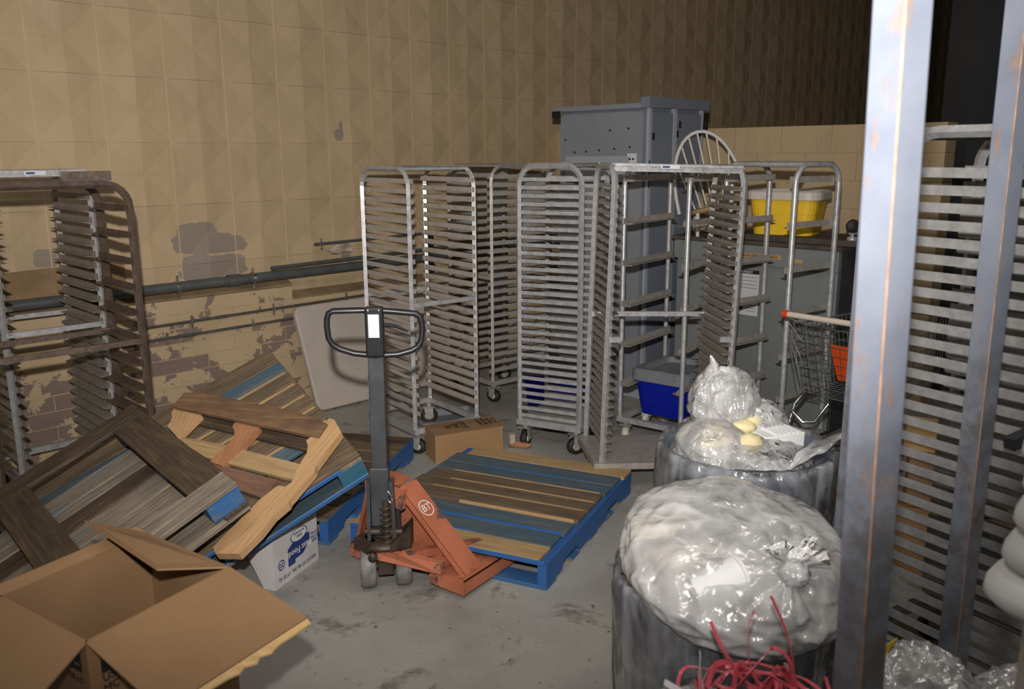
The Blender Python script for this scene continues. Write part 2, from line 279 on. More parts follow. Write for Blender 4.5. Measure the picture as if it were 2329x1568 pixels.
# ------------------------------------------------------------------ mesh helpers
class MB:
    def __init__(s): s.v = []; s.f = []; s.sm = []
    def add(s, vs, fs, smooth=False):
        b = len(s.v); s.v += [Vector(v) for v in vs]; s.f += [tuple(i+b for i in f) for f in fs]; s.sm += [smooth]*len(fs); return s
    def box(s, c, size, rot=None, M_=None):
        x, y, z = (d/2 for d in size); vs = [Vector(p) for p in ((-x,-y,-z),(x,-y,-z),(x,y,-z),(-x,y,-z),(-x,-y,z),(x,-y,z),(x,y,z),(-x,y,z))]
        if rot is not None: q = Euler(rot).to_matrix(); vs = [q @ v for v in vs]
        if M_ is not None: vs = [M_ @ v for v in vs]
        return s.add([v+Vector(c) for v in vs], [(0,3,2,1),(4,5,6,7),(0,1,5,4),(1,2,6,5),(2,3,7,6),(3,0,4,7)])
    def hexa(s, p): return s.add(p, [(0,3,2,1),(4,5,6,7),(0,1,5,4),(1,2,6,5),(2,3,7,6),(3,0,4,7)])
    def bar(s, a, b, w_, h, upv=(0, 0, 1)):
        a, b = Vector(a), Vector(b); d = (b-a).normalized(); u_ = Vector(upv); r_ = d.cross(u_)
        if r_.length < 1e-4: r_ = d.cross(Vector((0, 1, 0)))
        r_.normalize(); u_ = r_.cross(d); r_ *= w_/2; u_ *= h/2
        return s.hexa([a-r_-u_, a+r_-u_, b+r_-u_, b-r_-u_, a-r_+u_, a+r_+u_, b+r_+u_, b-r_+u_])
    def tube(s, pts, r, seg=8, cap=True, closed=False):
        pts = [Vector(p) for p in pts]; n = len(pts); rs = r if isinstance(r, (list, tuple)) else [r]*n
        rings = []; prev = None
        for i, p in enumerate(pts):
            if closed: d = (pts[(i+1) % n]-pts[i-1]).normalized()
            else: d = (pts[min(i+1, n-1)]-pts[max(i-1, 0)]).normalized()
            if prev is None: a = d.orthogonal().normalized()
            else: a = (prev-d*prev.dot(d)); a = a.normalized() if a.length > 1e-6 else d.orthogonal().normalized()
            prev = a; b = d.cross(a); rings.append([p+(a*math.cos(2*math.pi*(k+.5)/seg)+b*math.sin(2*math.pi*(k+.5)/seg))*rs[i] for k in range(seg)])
        vs = [v for r_ in rings for v in r_]; fs = []
        for i in range(n if closed else n-1):
            j = (i+1) % n
            for k in range(seg): fs.append((i*seg+k, i*seg+(k+1) % seg, j*seg+(k+1) % seg, j*seg+k))
        s.add(vs, fs, True)
        if cap and not closed: s.add(rings[0], [tuple(reversed(range(seg)))]); s.add(rings[-1], [tuple(range(seg))])
        return s
    def lathe(s, prof, c=(0, 0, 0), seg=32, axis='Z', smooth=True):
        c = Vector(c); vs = []; fs = []
        for r_, h in prof:
            for k in range(seg):
                a = 2*math.pi*k/seg; p = (r_*math.cos(a), r_*math.sin(a), h)
                if axis == 'X': p = (h, p[0], p[1])
                if axis == 'Y': p = (p[0], h, p[1])
                vs.append(c+Vector(p))
        for i in range(len(prof)-1):
            for k in range(seg): fs.append((i*seg+k, i*seg+(k+1) % seg, (i+1)*seg+(k+1) % seg, (i+1)*seg+k))
        return s.add(vs, fs, smooth)
    def prism(s, poly, n):   # polygon points (3D) extruded by vector n
        k = len(poly); n = Vector(n); a = [Vector(p) for p in poly]; b = [p+n for p in a]
        s.add(a+b, [tuple(range(k)), tuple(reversed(range(k, 2*k)))]+[(i, i+k, (i+1) % k+k, (i+1) % k) for i in range(k)]); return s
    def mesh(s, name, mat):
        me = bpy.data.meshes.new(name); me.from_pydata([tuple(v) for v in s.v], [], s.f); me.polygons.foreach_set('use_smooth', s.sm)
        me.materials.append(mat); me.validate(); bm = bmesh.new(); bm.from_mesh(me); bmesh.ops.recalc_face_normals(bm, faces=bm.faces); bm.to_mesh(me); bm.free(); return me
    def build(s, name, mat, parent=None, local=False, bevel=0):
        if parent is not None and not local:
            inv = pmat(parent).inverted(); s.v = [inv @ v for v in s.v]
        o = bpy.data.objects.new(name, s.mesh(name, mat)); C.objects.link(o)
        if parent is not None: o.parent = parent
        if bevel: b = o.modifiers.new('bevel', 'BEVEL'); b.width = bevel; b.segments = 2; b.limit_method = 'ANGLE'
        return o
def pmat(o):
    mt = o.matrix_basis.copy()
    while o.parent: o = o.parent; mt = o.matrix_basis @ mt
    return mt
def inst(name, me, parent=None, loc=(0, 0, 0), rot=(0, 0, 0), scale=None):
    o = bpy.data.objects.new(name, me); C.objects.link(o); o.location = loc; o.rotation_euler = rot
    if scale: o.scale = scale
    if parent: o.parent = parent
    return o
def thing(name, label, cat, loc=(0, 0, 0), rot=(0, 0, 0), group=None):
    o = bpy.data.objects.new(name, None); C.objects.link(o); o.location = loc; o.rotation_euler = rot; o.empty_display_size = .1
    o['label'] = label; o['category'] = cat
    if group: o['group'] = group
    return o
def tag(o, label, cat, group=None):
    o['label'] = label; o['category'] = cat
    if group: o['group'] = group
    return o
def struct(o): o['kind'] = 'structure'; return o
def text(name, s, size, mat, parent, loc, xdir, ydir, ex=.0006, align='CENTER'):
    # flat lettering laid on a face: xdir = reading direction, ydir = up of the letters (world vectors)
    cu = bpy.data.curves.new(name, 'FONT'); cu.body = s; cu.size = size; cu.extrude = ex; cu.align_x = align; cu.align_y = 'CENTER'; cu.materials.append(mat)
    o = bpy.data.objects.new(name, cu); C.objects.link(o); x = Vector(xdir).normalized(); y = Vector(ydir).normalized(); z = x.cross(y)
    mw = Matrix((x, y, z)).transposed().to_4x4(); mw.translation = Vector(loc)
    if parent: o.parent = parent; mw = pmat(parent).inverted() @ mw
    o.matrix_local = mw; return o

# ------------------------------------------------------------------ room shell
fl = MB()
S0, S1, T0, T1, HC = -5.5, 16, -.15, 10, 5.0
floor = MB().hexa([W(S0, T0, -.2), W(S1, T0, -.2), W(S1, T1, -.2), W(S0, T1, -.2), W(S0, T0, -.012), W(S1, T0, -.012), W(S1, T1, -.012), W(S0, T1, -.012)]).build('floor', M['joint']); struct(floor)
ss = [S0, -2.6, 1.053, 4.7, 8.3, 12, S1]; ts = [T0, 2.74, 6.4, T1]
for i in range(len(ss)-1):
    for j in range(len(ts)-1):
        a, b, c, d = ss[i]+.002, ss[i+1]-.002, ts[j]+.002, ts[j+1]-.002
        MB().hexa([W(a, c, -.03), W(b, c, -.03), W(b, d, -.03), W(a, d, -.03), W(a, c, 0), W(b, c, 0), W(b, d, 0), W(a, d, 0)]).build('slab', M['floor'], floor)
ceil = MB().hexa([W(S0, T0, HC), W(S1, T0, HC), W(S1, T1, HC), W(S0, T1, HC), W(S0, T0, HC+.2), W(S1, T0, HC+.2), W(S1, T1, HC+.2), W(S0, T1, HC+.2)]).build('ceiling', M['dark_wall']); struct(ceil)
def vwall(name, p, q, z0, z1, th, mat):
    p, q = Vector(p), Vector(q); d = (q-p).normalized(); n = Vector((d.y, -d.x, 0))*th
    o = MB().hexa([p+ZZ*z0, q+ZZ*z0, q+n+ZZ*z0, p+n+ZZ*z0, p+ZZ*z1, q+ZZ*z1, q+n+ZZ*z1, p+n+ZZ*z1]).build(name, mat); return struct(o)
vwall('wall_right', W(S0, T1, 0), W(S1, T1, 0), 0, HC, .2, M['dark_wall'])
vwall('wall_back', W(S0, T0, 0), W(S0, T1, 0), 0, HC, .2, M['dark_wall'])
vwall('wall_far', W(S1, T1, 0), W(S1, T0, 0), 0, HC, .2, M['dark_wall'])
wl = vwall('wall_left', W(S0, 0, 0), W(S1, 0, 0), 0, HC, -.2, M['mortar'])
# faceted blocks of the main wall: each pair of courses makes one diamond relief
BW, BH = .4064, .2032; G = .0008; DP = .02
def block_mesh(kind):
    x = BW/2-G; z = BH/2-G; y0 = .0025
    # local: x along wall, y outwards (+), z up; ridge point at mid of pair joint
    if kind == 'upper': ap = (0, y0+DP, -z); tri = [((-x, y0, -z), (0, y0, z), 'L'), ((0, y0, z), (x, y0, -z), 'R')]
    else: ap = (0, y0+DP, z); tri = []
    s_ = 1 if kind == 'upper' else -1
    L, T, R_ = (-x, y0, -z*s_), (0, y0, z*s_), (x, y0, -z*s_); TL, TR = (-x, y0, z*s_), (x, y0, z*s_)
    vs = [ap, L, T, R_, TL, TR, (-x, -.01, -z*s_), (x, -.01, -z*s_), (-x, -.01, z*s_), (x, -.01, z*s_)]
    fs = [(0, 1, 2), (0, 2, 3), (1, 4, 2), (2, 5, 3), (1, 6, 8, 4), (3, 5, 9, 7), (4, 8, 9, 5, 2), (0, 3, 7, 6, 1)]
    return MB().add(vs, fs).mesh('block', M['block'])
bu, bl = block_mesh('upper'), block_mesh('lower')
basis = Matrix((WD, -WN*-1, ZZ)).transposed(); brot = basis.to_euler()
ZR = 1.7309
nvis = 0; rest = MB()
def wallrot(): return Matrix((WD, WN, ZZ)).transposed()
wr = wallrot()
import itertools
cells = []
for r_ in range(-4, 14):
    for c_ in range(-8, 40):
        s0 = c_*BW; z0 = ZR + (r_-.5)*BH + BH  # course between joints r_ and r_+1
        z0 = ZR + r_*BH + BH/2
        if z0 > HC-.1: continue
        seen = (-2 <= c_ <= 18) and (r_ <= 6+c_*.33) and r_ <= 9
        cells.append((not seen, abs(c_-6)+abs(r_-1), r_, c_, s0+BW/2, z0))
cells.sort()
for k, (uns, _, r_, c_, s0, z0) in enumerate(cells):
    me = bu if (r_ % 2 == 1) else bl
    if not uns and nvis < 296:
        o = inst('block', me, None, W(s0, 0, z0), (0, 0, WA)); o.scale = (1, -1, 1)
        o.parent = wl; nvis += 1
    else:
        b = len(rest.v); rest.add([W(s0, 0, z0)+WD*v.co.x+WN*v.co.y+ZZ*v.co.z for v in me.vertices], [tuple(p.vertices) for p in me.polygons])
ro = rest.build('block_run', M['block'], wl); ro['kind'] = 'stuff'
jm = MB().box((0, 0, 0), (.0055, .004, HC-.95)).mesh('mortar_joint', M['joint_paint'])
for c_ in range(-4, 34): inst('mortar_joint', jm, wl, W(c_*BW, .003, .95+(HC-.95)/2), (0, 0, WA))
# brick plinth with a sloping mortar ledge
brick_off = .085
backing = MB()
for (a, b, top) in ((-4.2, 1.6, .905), (1.6, 9.5, .80)):
    backing.hexa([W(a, 0, 0), W(b, 0, 0), W(b, brick_off-.001, 0), W(a, brick_off-.001, 0), W(a, 0, top), W(b, 0, top), W(b, brick_off-.001, top-.006), W(a, brick_off-.001, top-.006)])
trim = struct(backing.build('trim_1', M['mortar']))
for (a, b, top) in ((-4.2, 1.6, .905), (1.6, 9.5, .80)):
    MB().hexa([W(a, .01, top), W(b, .01, top), W(b, brick_off+.004, top), W(a, brick_off+.004, top), W(a, .01, top+.055), W(b, .01, top+.055), W(b, brick_off, top+.012), W(a, brick_off, top+.012)]).build('ledge', M['ledge'], trim)
brk = {}
def brick_mesh(L_, H_):
    k = (round(L_, 3), round(H_, 3))
    if k not in brk: brk[k] = MB().box((0, 0, 0), (L_-.007, .03, H_-.007)).mesh('brick', M['brick'])
    return brk[k]
bh = .1005; nb = 0; run = MB()
for r_ in range(9):
    z0 = r_*bh
    for c_ in range(-10, 24):
        a = c_*BW*1.0+(BW/2 if r_ % 2 else 0)+.1; b = a+BW
        if r_ == 8 and a >= 1.6: continue
        if r_ == 8: b = min(b, 1.6)
        hh = bh
        cx = (a+b)/2; jig = random.Random(r_*100+c_).uniform(-.0015, .0015)
        if -4 <= c_ <= 20: inst('brick', brick_mesh(b-a, hh), trim, W(cx, brick_off-.012+jig, z0+hh/2), (0, 0, WA)); nb += 1
        else: run.box(W(cx, brick_off-.012, z0+hh/2), (b-a-.007, .03, hh-.007), M_=wr)
ro = run.build('brick_run', M['brick'], trim); ro['kind'] = 'stuff'
# low partition wall at right, end-on to the main wall
LWO = Vector((2.01, 6.97, 0)); LD = WN.copy(); LT = WD.copy()
def LW(s, t, z): return LWO+LD*s+LT*t+ZZ*z
lw = struct(MB().hexa([LW(-2.3, .012, 0), LW(1.33, .012, 0), LW(1.33, .2, 0), LW(-2.3, .2, 0), LW(-2.3, .012, 2.045), LW(1.33, .012, 2.045), LW(1.33, .2, 2.045), LW(-2.3, .2, 2.045)]).build('wall_partition', M['mortar']))
lm = MB().box((0, 0, 0), (BW-.004, .19, BH-.004)).mesh('block', M['block_low']); la = math.atan2(LD.y, LD.x)
half = MB().box((0, 0, 0), (BW/2-.004, .19, BH-.004)).mesh('block', M['block_low'])
for r_ in range(10):
    z0 = 2.05-(r_+.5)*BH+.0; off = 0 if r_ % 2 == 0 else BW/2
    k = 0; s_ = 1.34-BW/2
    if off: inst('block', half, lw, LW(1.34-BW/4, .1, z0), (0, 0, la)); s_ -= BW/2
    while s_ > -2.2: inst('block', lm, lw, LW(s_, .1, z0), (0, 0, la)); s_ -= BW
# dark steel column and pale panel in the dark area beyond
col = MB().box((3.42, 6.6, 2.4), (.30, .3, 4.8), (0, 0, R(12))).build('steel_column', M['dark_steel']); tag(col, 'dark grey steel column behind the end of the low yellow wall', 'column')
o = thing('wall_panel', 'pale grey box cabinet in the dark beyond the column', 'cabinet', (4.15, 7.5, 0))
MB().box((4.15, 7.5, 1.25), (.5, .4, 2.5), (0, 0, R(10))).build('cabinet_body', M['cab'], o, bevel=.01)
MB().box((4.15, 7.5, 2.42), (.53, .43, .06), (0, 0, R(10))).build('cabinet_lid', M['cab_light'], o)

# ------------------------------------------------------------------ sheet pan racks
def rail_mesh(L_, h, ledge, mat, side):
    # L section, origin at front end, runs +y; vertical flange on the post, ledge pointing inwards (side=+1 -> +x)
    t = .003; x1 = ledge*side
    p = [(0, 0, h/2), (t*side, 0, h/2), (t*side, 0, -h/2+t), (x1, 0, -h/2+t), (x1, 0, -h/2), (0, 0, -h/2)]
    # clipped ledge corners at both ends
    vs = []; cut = .03
    for y, sgn in ((0, 1), (L_, -1)):
        for i, (a, b, c) in enumerate(p): vs.append((a, y+(cut*sgn if i in (3, 4) else 0), c))
    n = 6; fs = [tuple(range(n)), tuple(reversed(range(n, 2*n)))]+[(i, i+n, (i+1) % n+n, (i+1) % n) for i in range(n)]
    return MB().add(vs, fs).mesh('rail', mat)
def arc_frame(x, y0, y1, z0, z1, r_, rad, seg):
    if seg == 4: r_ = r_*1.18
    pts = [(x, y0, z0)]; 
    for k in range(7): a = math.pi/2*k/6; pts.append((x, y0+rad-rad*math.cos(a), z1-rad+rad*math.sin(a)))
    for k in range(7): a = math.pi/2*k/6; pts.append((x, y1-rad+rad*math.sin(a), z1-rad+rad*math.cos(a)))
    pts.append((x, y1, z0)); q = MB().tube(pts, r_, seg)
    if seg == 4: q.sm = [False]*len(q.sm)
    return q
whl = {}
def caster(root, x, y, z1, yaw, mat, rad=.06, hubm=None):
    key = (mat.name, rad)
    if key not in whl:
        f = MB()
        for sx in (-1, 1): f.hexa([(sx*.026-.002, -.02, rad*.8), (sx*.026+.002, -.02, rad*.8), (sx*.026+.002, .03, rad*.8), (sx*.026-.002, .03, rad*.8), (sx*.026-.002, -.035, rad*2+.02), (sx*.026+.002, -.035, rad*2+.02), (sx*.026+.002, .03, rad*2+.02), (sx*.026-.002, .03, rad*2+.02)])
        f.box((0, 0, rad*2+.022), (.08, .08, .006)).tube([(-.032, 0, rad), (.032, 0, rad)], .007, 8).tube([(0, 0, rad*2+.02), (0, 0, rad*2+.05)], .018, 10)
        wm = MB().lathe([(rad*.55, -.02), (rad*.93, -.02), (rad, -.010), (rad, .010), (rad*.93, .02), (rad*.55, .02), (rad*.55, -.02)], seg=24, axis='X')
        hb = MB().lathe([(0, -.019), (rad*.2, -.024), (rad*.56, -.016), (rad*.56, .016), (rad*.2, .024), (0, .019)], seg=20, axis='X')
        whl[key] = (f.mesh('caster', M['alu_dark']), wm.mesh('wheel', mat), hb.mesh('hub', hubm or M['white_wheel']))
    a, b, c = whl[key]
    o = inst('caster', a, root, (x, y, 0), (0, 0, yaw)); o.scale[2] = z1/(rad*2+.05)
    wo = inst('wheel', b, o, (0, 0, rad)); inst('hub', c, o, (0, 0, rad))
    for q in (wo,): pass
    return o
def rack(name, label, X, Y, yaw, w_, d, H_=1.78, sp=.0508, ztop=1.70, zlow=.22, mat='alu', rmat='alu', tube=.0145, seg=4, ov=.03, mid=(.955,), midf=True, top='bar', base='frame', tilt=(0, 0), cast='rubber', rad=.11, rh=.030, ledge=.035, railside=(0, 1), zb=.155, crad=.06, uf='side', group='sheet pan racks'):
    root = thing(name, label, 'rack', (X, Y, 0), (tilt[0], tilt[1], yaw), group)
    if uf == 'side':
        for x in (0, w_): arc_frame(x, 0, d, zb+.01, H_-tube, tube, rad, seg).build('side_frame', M[mat], root, True)
    else:
        for y in (0, d):
            q = arc_frame(y, 0, w_, zb+.01, H_-tube, tube, rad, seg); q.v = [Vector((v.y, v.x, v.z)) for v in q.v]; q.build('end_frame', M[mat], root, True)
    key = (round(d, 3), rh, ledge, rmat)
    ml = rail_mesh(d+2*ov, rh, ledge, M[rmat], 1); mr = rail_mesh(d+2*ov, rh, ledge, M[rmat], -1)
    z = ztop
    while z > zlow:
        if 0 in railside: inst('rail', ml, root, (tube*.9, -ov, z))
        if 1 in railside: inst('rail', mr, root, (w_-tube*.9, -ov, z))
        z -= sp
    y_ = (0, d)
    for y in y_:
        if top == 'bar' and uf == 'side': MB().tube([(0, y+(rad*.6 if y == 0 else -rad*.6), H_-tube), (w_, y+(rad*.6 if y == 0 else -rad*.6), H_-tube)], tube*.95, seg).build('top_bar', M[mat], root, True)
    if top == 'sheet':
        MB().box((w_/2, d/2, H_-.012), (w_, d-.02, .004)).build('top_sheet', M[mat], root, True)
        for y in (rad*.35, d-rad*.35): MB().box((w_/2, y, H_-.02), (w_, .012, .04)).build('top_bar', M[mat], root, True)
    for z in mid:
        for y in ((0, d) if midf else (d,)): MB().box((w_/2, y, z), (w_, .022, .026)).build('cross_bar', M[mat], root, True)
    if base in ('frame', 'deck'):
        for y in y_: MB().box((w_/2, y, zb), (w_+.03, .03, .034)).build('base_bar', M[mat], root, True)
        for x in (0, w_): MB().box((x, d/2, zb), (.03, d-.03, .034)).build('base_bar', M[mat], root, True)
        if base == 'deck': MB().box((w_/2, d/2, zb+.018), (w_, d, .004)).build('deck', M['alu_dark'], root, True)
    for i, (x, y) in enumerate(((.03, .03), (w_-.03, .03), (.03, d-.03), (w_-.03, d-.03))):
        caster(root, x, y, zb-.015, R(25+70*i), M[cast], crad)
    return root
def sticker(root, loc, w_, xdir=(1, 0, 0), ydir=(0, 0, 1)):
    o = MB().box((0, 0, 0), (w_, .0015, .02)).build('maker_sticker', M['sticker'], root, True); o.location = loc
    t_ = MB().box((0, 0, 0), (w_*.4, .0008, .010)).build('blue_mark', M['ink_blue'], o, True); t_.location = (-w_*.22, -.0012, 0)
# A: left of the centre group
rA = rack('pan_rack', 'open aluminium pan rack directly behind the pallet jack handle', -.604, 5.159, .66, .47, .57, sp=.0592, ztop=1.695, mat='alu', rmat='alu_warm', rh=.029, ledge=.024, ov=.025, mid=(.955,))

def swap(X, Y, yaw, w_, d):   # same footprint, side frames turned to the near and far faces
    n = (-math.sin(yaw), math.cos(yaw)); return X+n[0]*d, Y+n[1]*d, yaw-math.pi/2, d, w_
x_, y_, a_, w2, d2 = swap(-.144, 6.32, .698, .541, .521)
rB = rack('pan_rack', 'dull pan rack farthest back, between the two front racks', x_, y_, a_, w2, d2, sp=.0600, ztop=1.69, mat='alu_dark', rmat='alu_dark', mid=(.955,), tube=.013, ledge=.02)
x_, y_, a_, w2, d2 = swap(.046, 5.322, -.476, .413, .411)
rC = rack('pan_rack', 'narrow aluminium pan rack in the centre standing on big black rubber wheels', x_, y_, a_, w2, d2, H_=1.795, sp=.0496, ztop=1.70, zlow=.2, base='deck', ov=.0, mid=(), rh=.0225, ledge=.008, zb=.17, crad=.062)
# D: wide rack with top sheet and solid base tray
rD = rack('pan_rack', 'wide aluminium pan rack with a top sheet and a broad base tray, right of centre', .497, 4.57, .109, .70, .468, H_=1.80, sp=.0496, ztop=1.68, zlow=.24, top='sheet', base='none', mid=(), tilt=(0, R(1.5)), rmat='rail_dark', ledge=.040, rh=.021, tube=.0155, ov=.02, cast='white_wheel')
q = MB().box((.35, .215, .165), (.80, .49, .006)).box((.35, -.03, .150), (.80, .006, .036)).box((.35, .46, .150), (.80, .006, .036)).box((-.05, .215, .150), (.006, .49, .036)).box((.75, .215, .150), (.006, .49, .036)); q.build('base_tray', M['alu_dark'], rD, True)
MB().box((.35, .46, .925), (.70, .02, .028)).build('cross_bar', M['alu'], rD, True)
for x in (.035, .655): MB().box((x, .0, .865), (.06, .022, .03)).build('bar_stub', M['alu'], rD, True)
sticker(rD, (.29, -.002, 1.787), .10)
rE = rack('pan_rack', 'aluminium rack with six widely spaced ledges behind the wide rack', .703, 5.42, -.66, .437, .60, sp=.26, ztop=1.70, zlow=.3, mid=(), mat='alu', rmat='alu_dark', rh=.036, ledge=.05, tube=.0155, seg=12, cast='white_wheel')
rF = rack('pan_rack', 'rightmost round-tube rack with widely spaced ledges, trolley in front', 1.303, 5.307, -.935, .488, .413, H_=1.80, sp=.255, ztop=1.70, zlow=.3, mid=(), mat='alu', rmat='alu_dark', rh=.036, ledge=.05, tube=.017, seg=12, cast='white_wheel')
rL1 = rack('pan_rack', 'bright aluminium pan rack with close ledges, half out of view at left', -2.582, 4.307, .776, .488, .555, sp=.0605, ztop=1.70, zlow=.2, top='bar', mat='alu', rmat='rail_dark', ledge=.04)
MB().box((.244, -.002, 1.765), (.47, .012, .034)).build('top_plate', M['alu'], rL1, True); sticker(rL1, (.23, -.010, 1.767), .10)
rL2 = rack('pan_rack', 'brown stained steel pan rack in front of the bright one at left', -2.33, 3.712, .776, .695, .40, H_=1.735, sp=.127, ztop=1.605, zlow=.2, mat='rail_steel', rmat='rail_steel', mid=(.953,), uf='front', rh=.03, ledge=.05, tube=.0155)
MB().bar((.44, .12, 1.757), (.66, .12, 1.757), .04, .045).build('loose_block', M['rail_steel'], rL2, True)
# R1: close rack at the far right, taller
rR = rack('pan_rack', 'bright pan rack at the right edge behind the rusty posts', 1.32+.40, 2.82+.25, R(-122), .47, .62, sp=.1, zlow=9, mid=(), top='none', base='none') if False else None
def far_right():
    d_ = Vector((.53, -.848, 0)).normalized(); n_ = Vector((-d_.y, d_.x, 0))   # n_ points away to the right
    P0 = Vector((1.27, 2.85, 0)); yaw = math.atan2(-n_.x*0+ -n_.y, -n_.x)
    # local y = d_ reversed so that the front end is nearest; local x = d_ x
    y_ = -d_; x_ = Vector((y_.y, -y_.x, 0)); org = P0+d_*.68
    return rack('pan_rack', 'tall bright pan rack at the right edge behind the rusty posts', org.x, org.y, math.atan2(x_.y, x_.x), .43, .68, H_=1.925, sp=.0545, ztop=1.785, zlow=.2, mat='alu', rmat='alu', ledge=.04, rh=.031, top='sheet', mid=(), ov=.04, tube=.016)
rR = far_right()

# ------------------------------------------------------------------ pallets
def board(name, parent, c, L_, w_, t_, mat, along='x', rot=0, bevel=0):
    me = MB().box((0, 0, 0), (L_, w_, t_)).mesh(name, M[mat]); o = inst(name, me, parent, c, (0, 0, rot+(math.pi/2 if along == 'y' else 0)))
    b = o.modifiers.new('bevel', 'BEVEL'); b.width = .0025; b.segments = 1
    return o
def block_pallet(label, loc, rot, LX, LY, seen_top, mats, seed, blk='blue_paint', gaps=None, group='worn pallets in the pile at left'):
    root = thing('wooden_pallet', label, 'pallet', loc, rot, group); rn = random.Random(seed); T = .14; t_ = .02
    x0, y0 = -LX, -LY
    zt = lambda f: -t_*(f+.5)
    if seen_top:
        ys = gaps
        for i, (a, b, mt) in enumerate(ys): board('deck_board', root, (-LX/2, -(a+b)/2, -t_/2), LX, b-a, t_, mt)
        for x in (-.05, -LX/2, -LX+.05): board('cross_board', root, (x, -LY/2, -t_*1.5), LY, .10, t_, 'wood_grey', 'y')
        for a, b, _ in ys[2:-1]: board('pale_slat', root, (-LX*.34, -a+.0115, -t_*.5-.003), LX*.66, .021, t_, 'wood_tan')
        zb, h = -T+t_, T-3*t_; zz_ = 0
        for x in (-.06, -LX/2, -LX+.06):
            for y in (-.07, -LY/2, -LY+.068): 
                me = MB().box((0, 0, 0), (.12, .14, h)).mesh('block', M[blk]); inst('block', me, root, (x, y, zb+h/2))
        for y, bw_ in ((-.055, .11), (-LY/2, .11), (-LY+.085, .17)): board('bottom_board', root, (-LX/2, y, -T+t_/2), LX, bw_, t_, mats[0] or mats[1])
        board('edge_board', root, (-LX/2, -LY-.003, -T+t_/2), LX, .008, t_+.004, mats[1])
        for x in (-.055, -LX+.055): board('bottom_board', root, (x, -LY/2, -T+t_/2), LY-.24, .11, t_, mats[1], 'y')
    else:
        # underside up: perimeter boards first, deck boards deepest
        for y, mt in ((-.055, mats[0]), (-LY+.06, mats[2])): board('bottom_board', root, (-LX/2, y, -t_/2), LX, .12, t_, mt)
        for x, mt in ((-.075, mats[1]), (-LX/2, mats[1]), (-LX+.07, mats[1])): board('bottom_board', root, (x, -LY/2, -t_/2+.001), LY-.235, .15, t_, mt, 'y')
        h = T-3*t_
        for x in (-.07, -LX/2, -LX+.07):
            for y in (-.06, -LY/2, -LY+.06):
                me = MB().box((0, 0, 0), (.135, .10, h)).mesh('block', M[blk]); inst('block', me, root, (x, y, -t_-h/2))
        for x in (-.05, -LX/2, -LX+.05): board('cross_board', root, (x, -LY/2, -T+t_*1.5), LY, .1, t_, 'wood_dark', 'y')
        for i, (a, b, mt) in enumerate(gaps): board('deck_board', root, (-LX/2, -(a+b)/2, -T+t_/2), LX, b-a, t_, mt)
    return root
P1 = block_pallet('weathered grey pallet lying underside up on the pile, nearest the cardboard box', (-1.7168, 3.7678, .7495), (.0949, -.4281, .7091), 1.219, 1.016, False, ('wood_dark', 'wood_dark', 'wood_grey'), 3, 'blue_worn',
  [(.11, .235, 'wood_greyblue'), (.24, .305, 'wood_grey'), (.312, .42, 'wood_dark'), (.43, .56, 'wood_greyblue'), (.565, .70, 'wood_grey'), (.705, .80, 'wood_greyblue'), (.82, 1.01, 'wood_grey')])
P2 = block_pallet('dark slatted pallet with teal blue edge leaning against the others at the back', (-1.2259, 4.2514, .8911), (.3021, -.4241, .5055), 1.219, 1.016, True, ('teal_dark', 'blue_worn'), 5, 'teal_paint',
  [(0, .13, 'wood_brown'), (.133, .215, 'wood_bluegrey'), (.245, .335, 'wood_brown'), (.362, .45, 'wood_brown'), (.478, .565, 'wood_brown'), (.592, .69, 'wood_brown'), (.72, .80, 'wood_bluegrey'), (.83, 1.016, 'wood_brown')])
# blue stringer along the near edge of P2
board('edge_board', P2, (-.61, -1.006, -.035), 1.2, .016, .022, 'blue_paint')
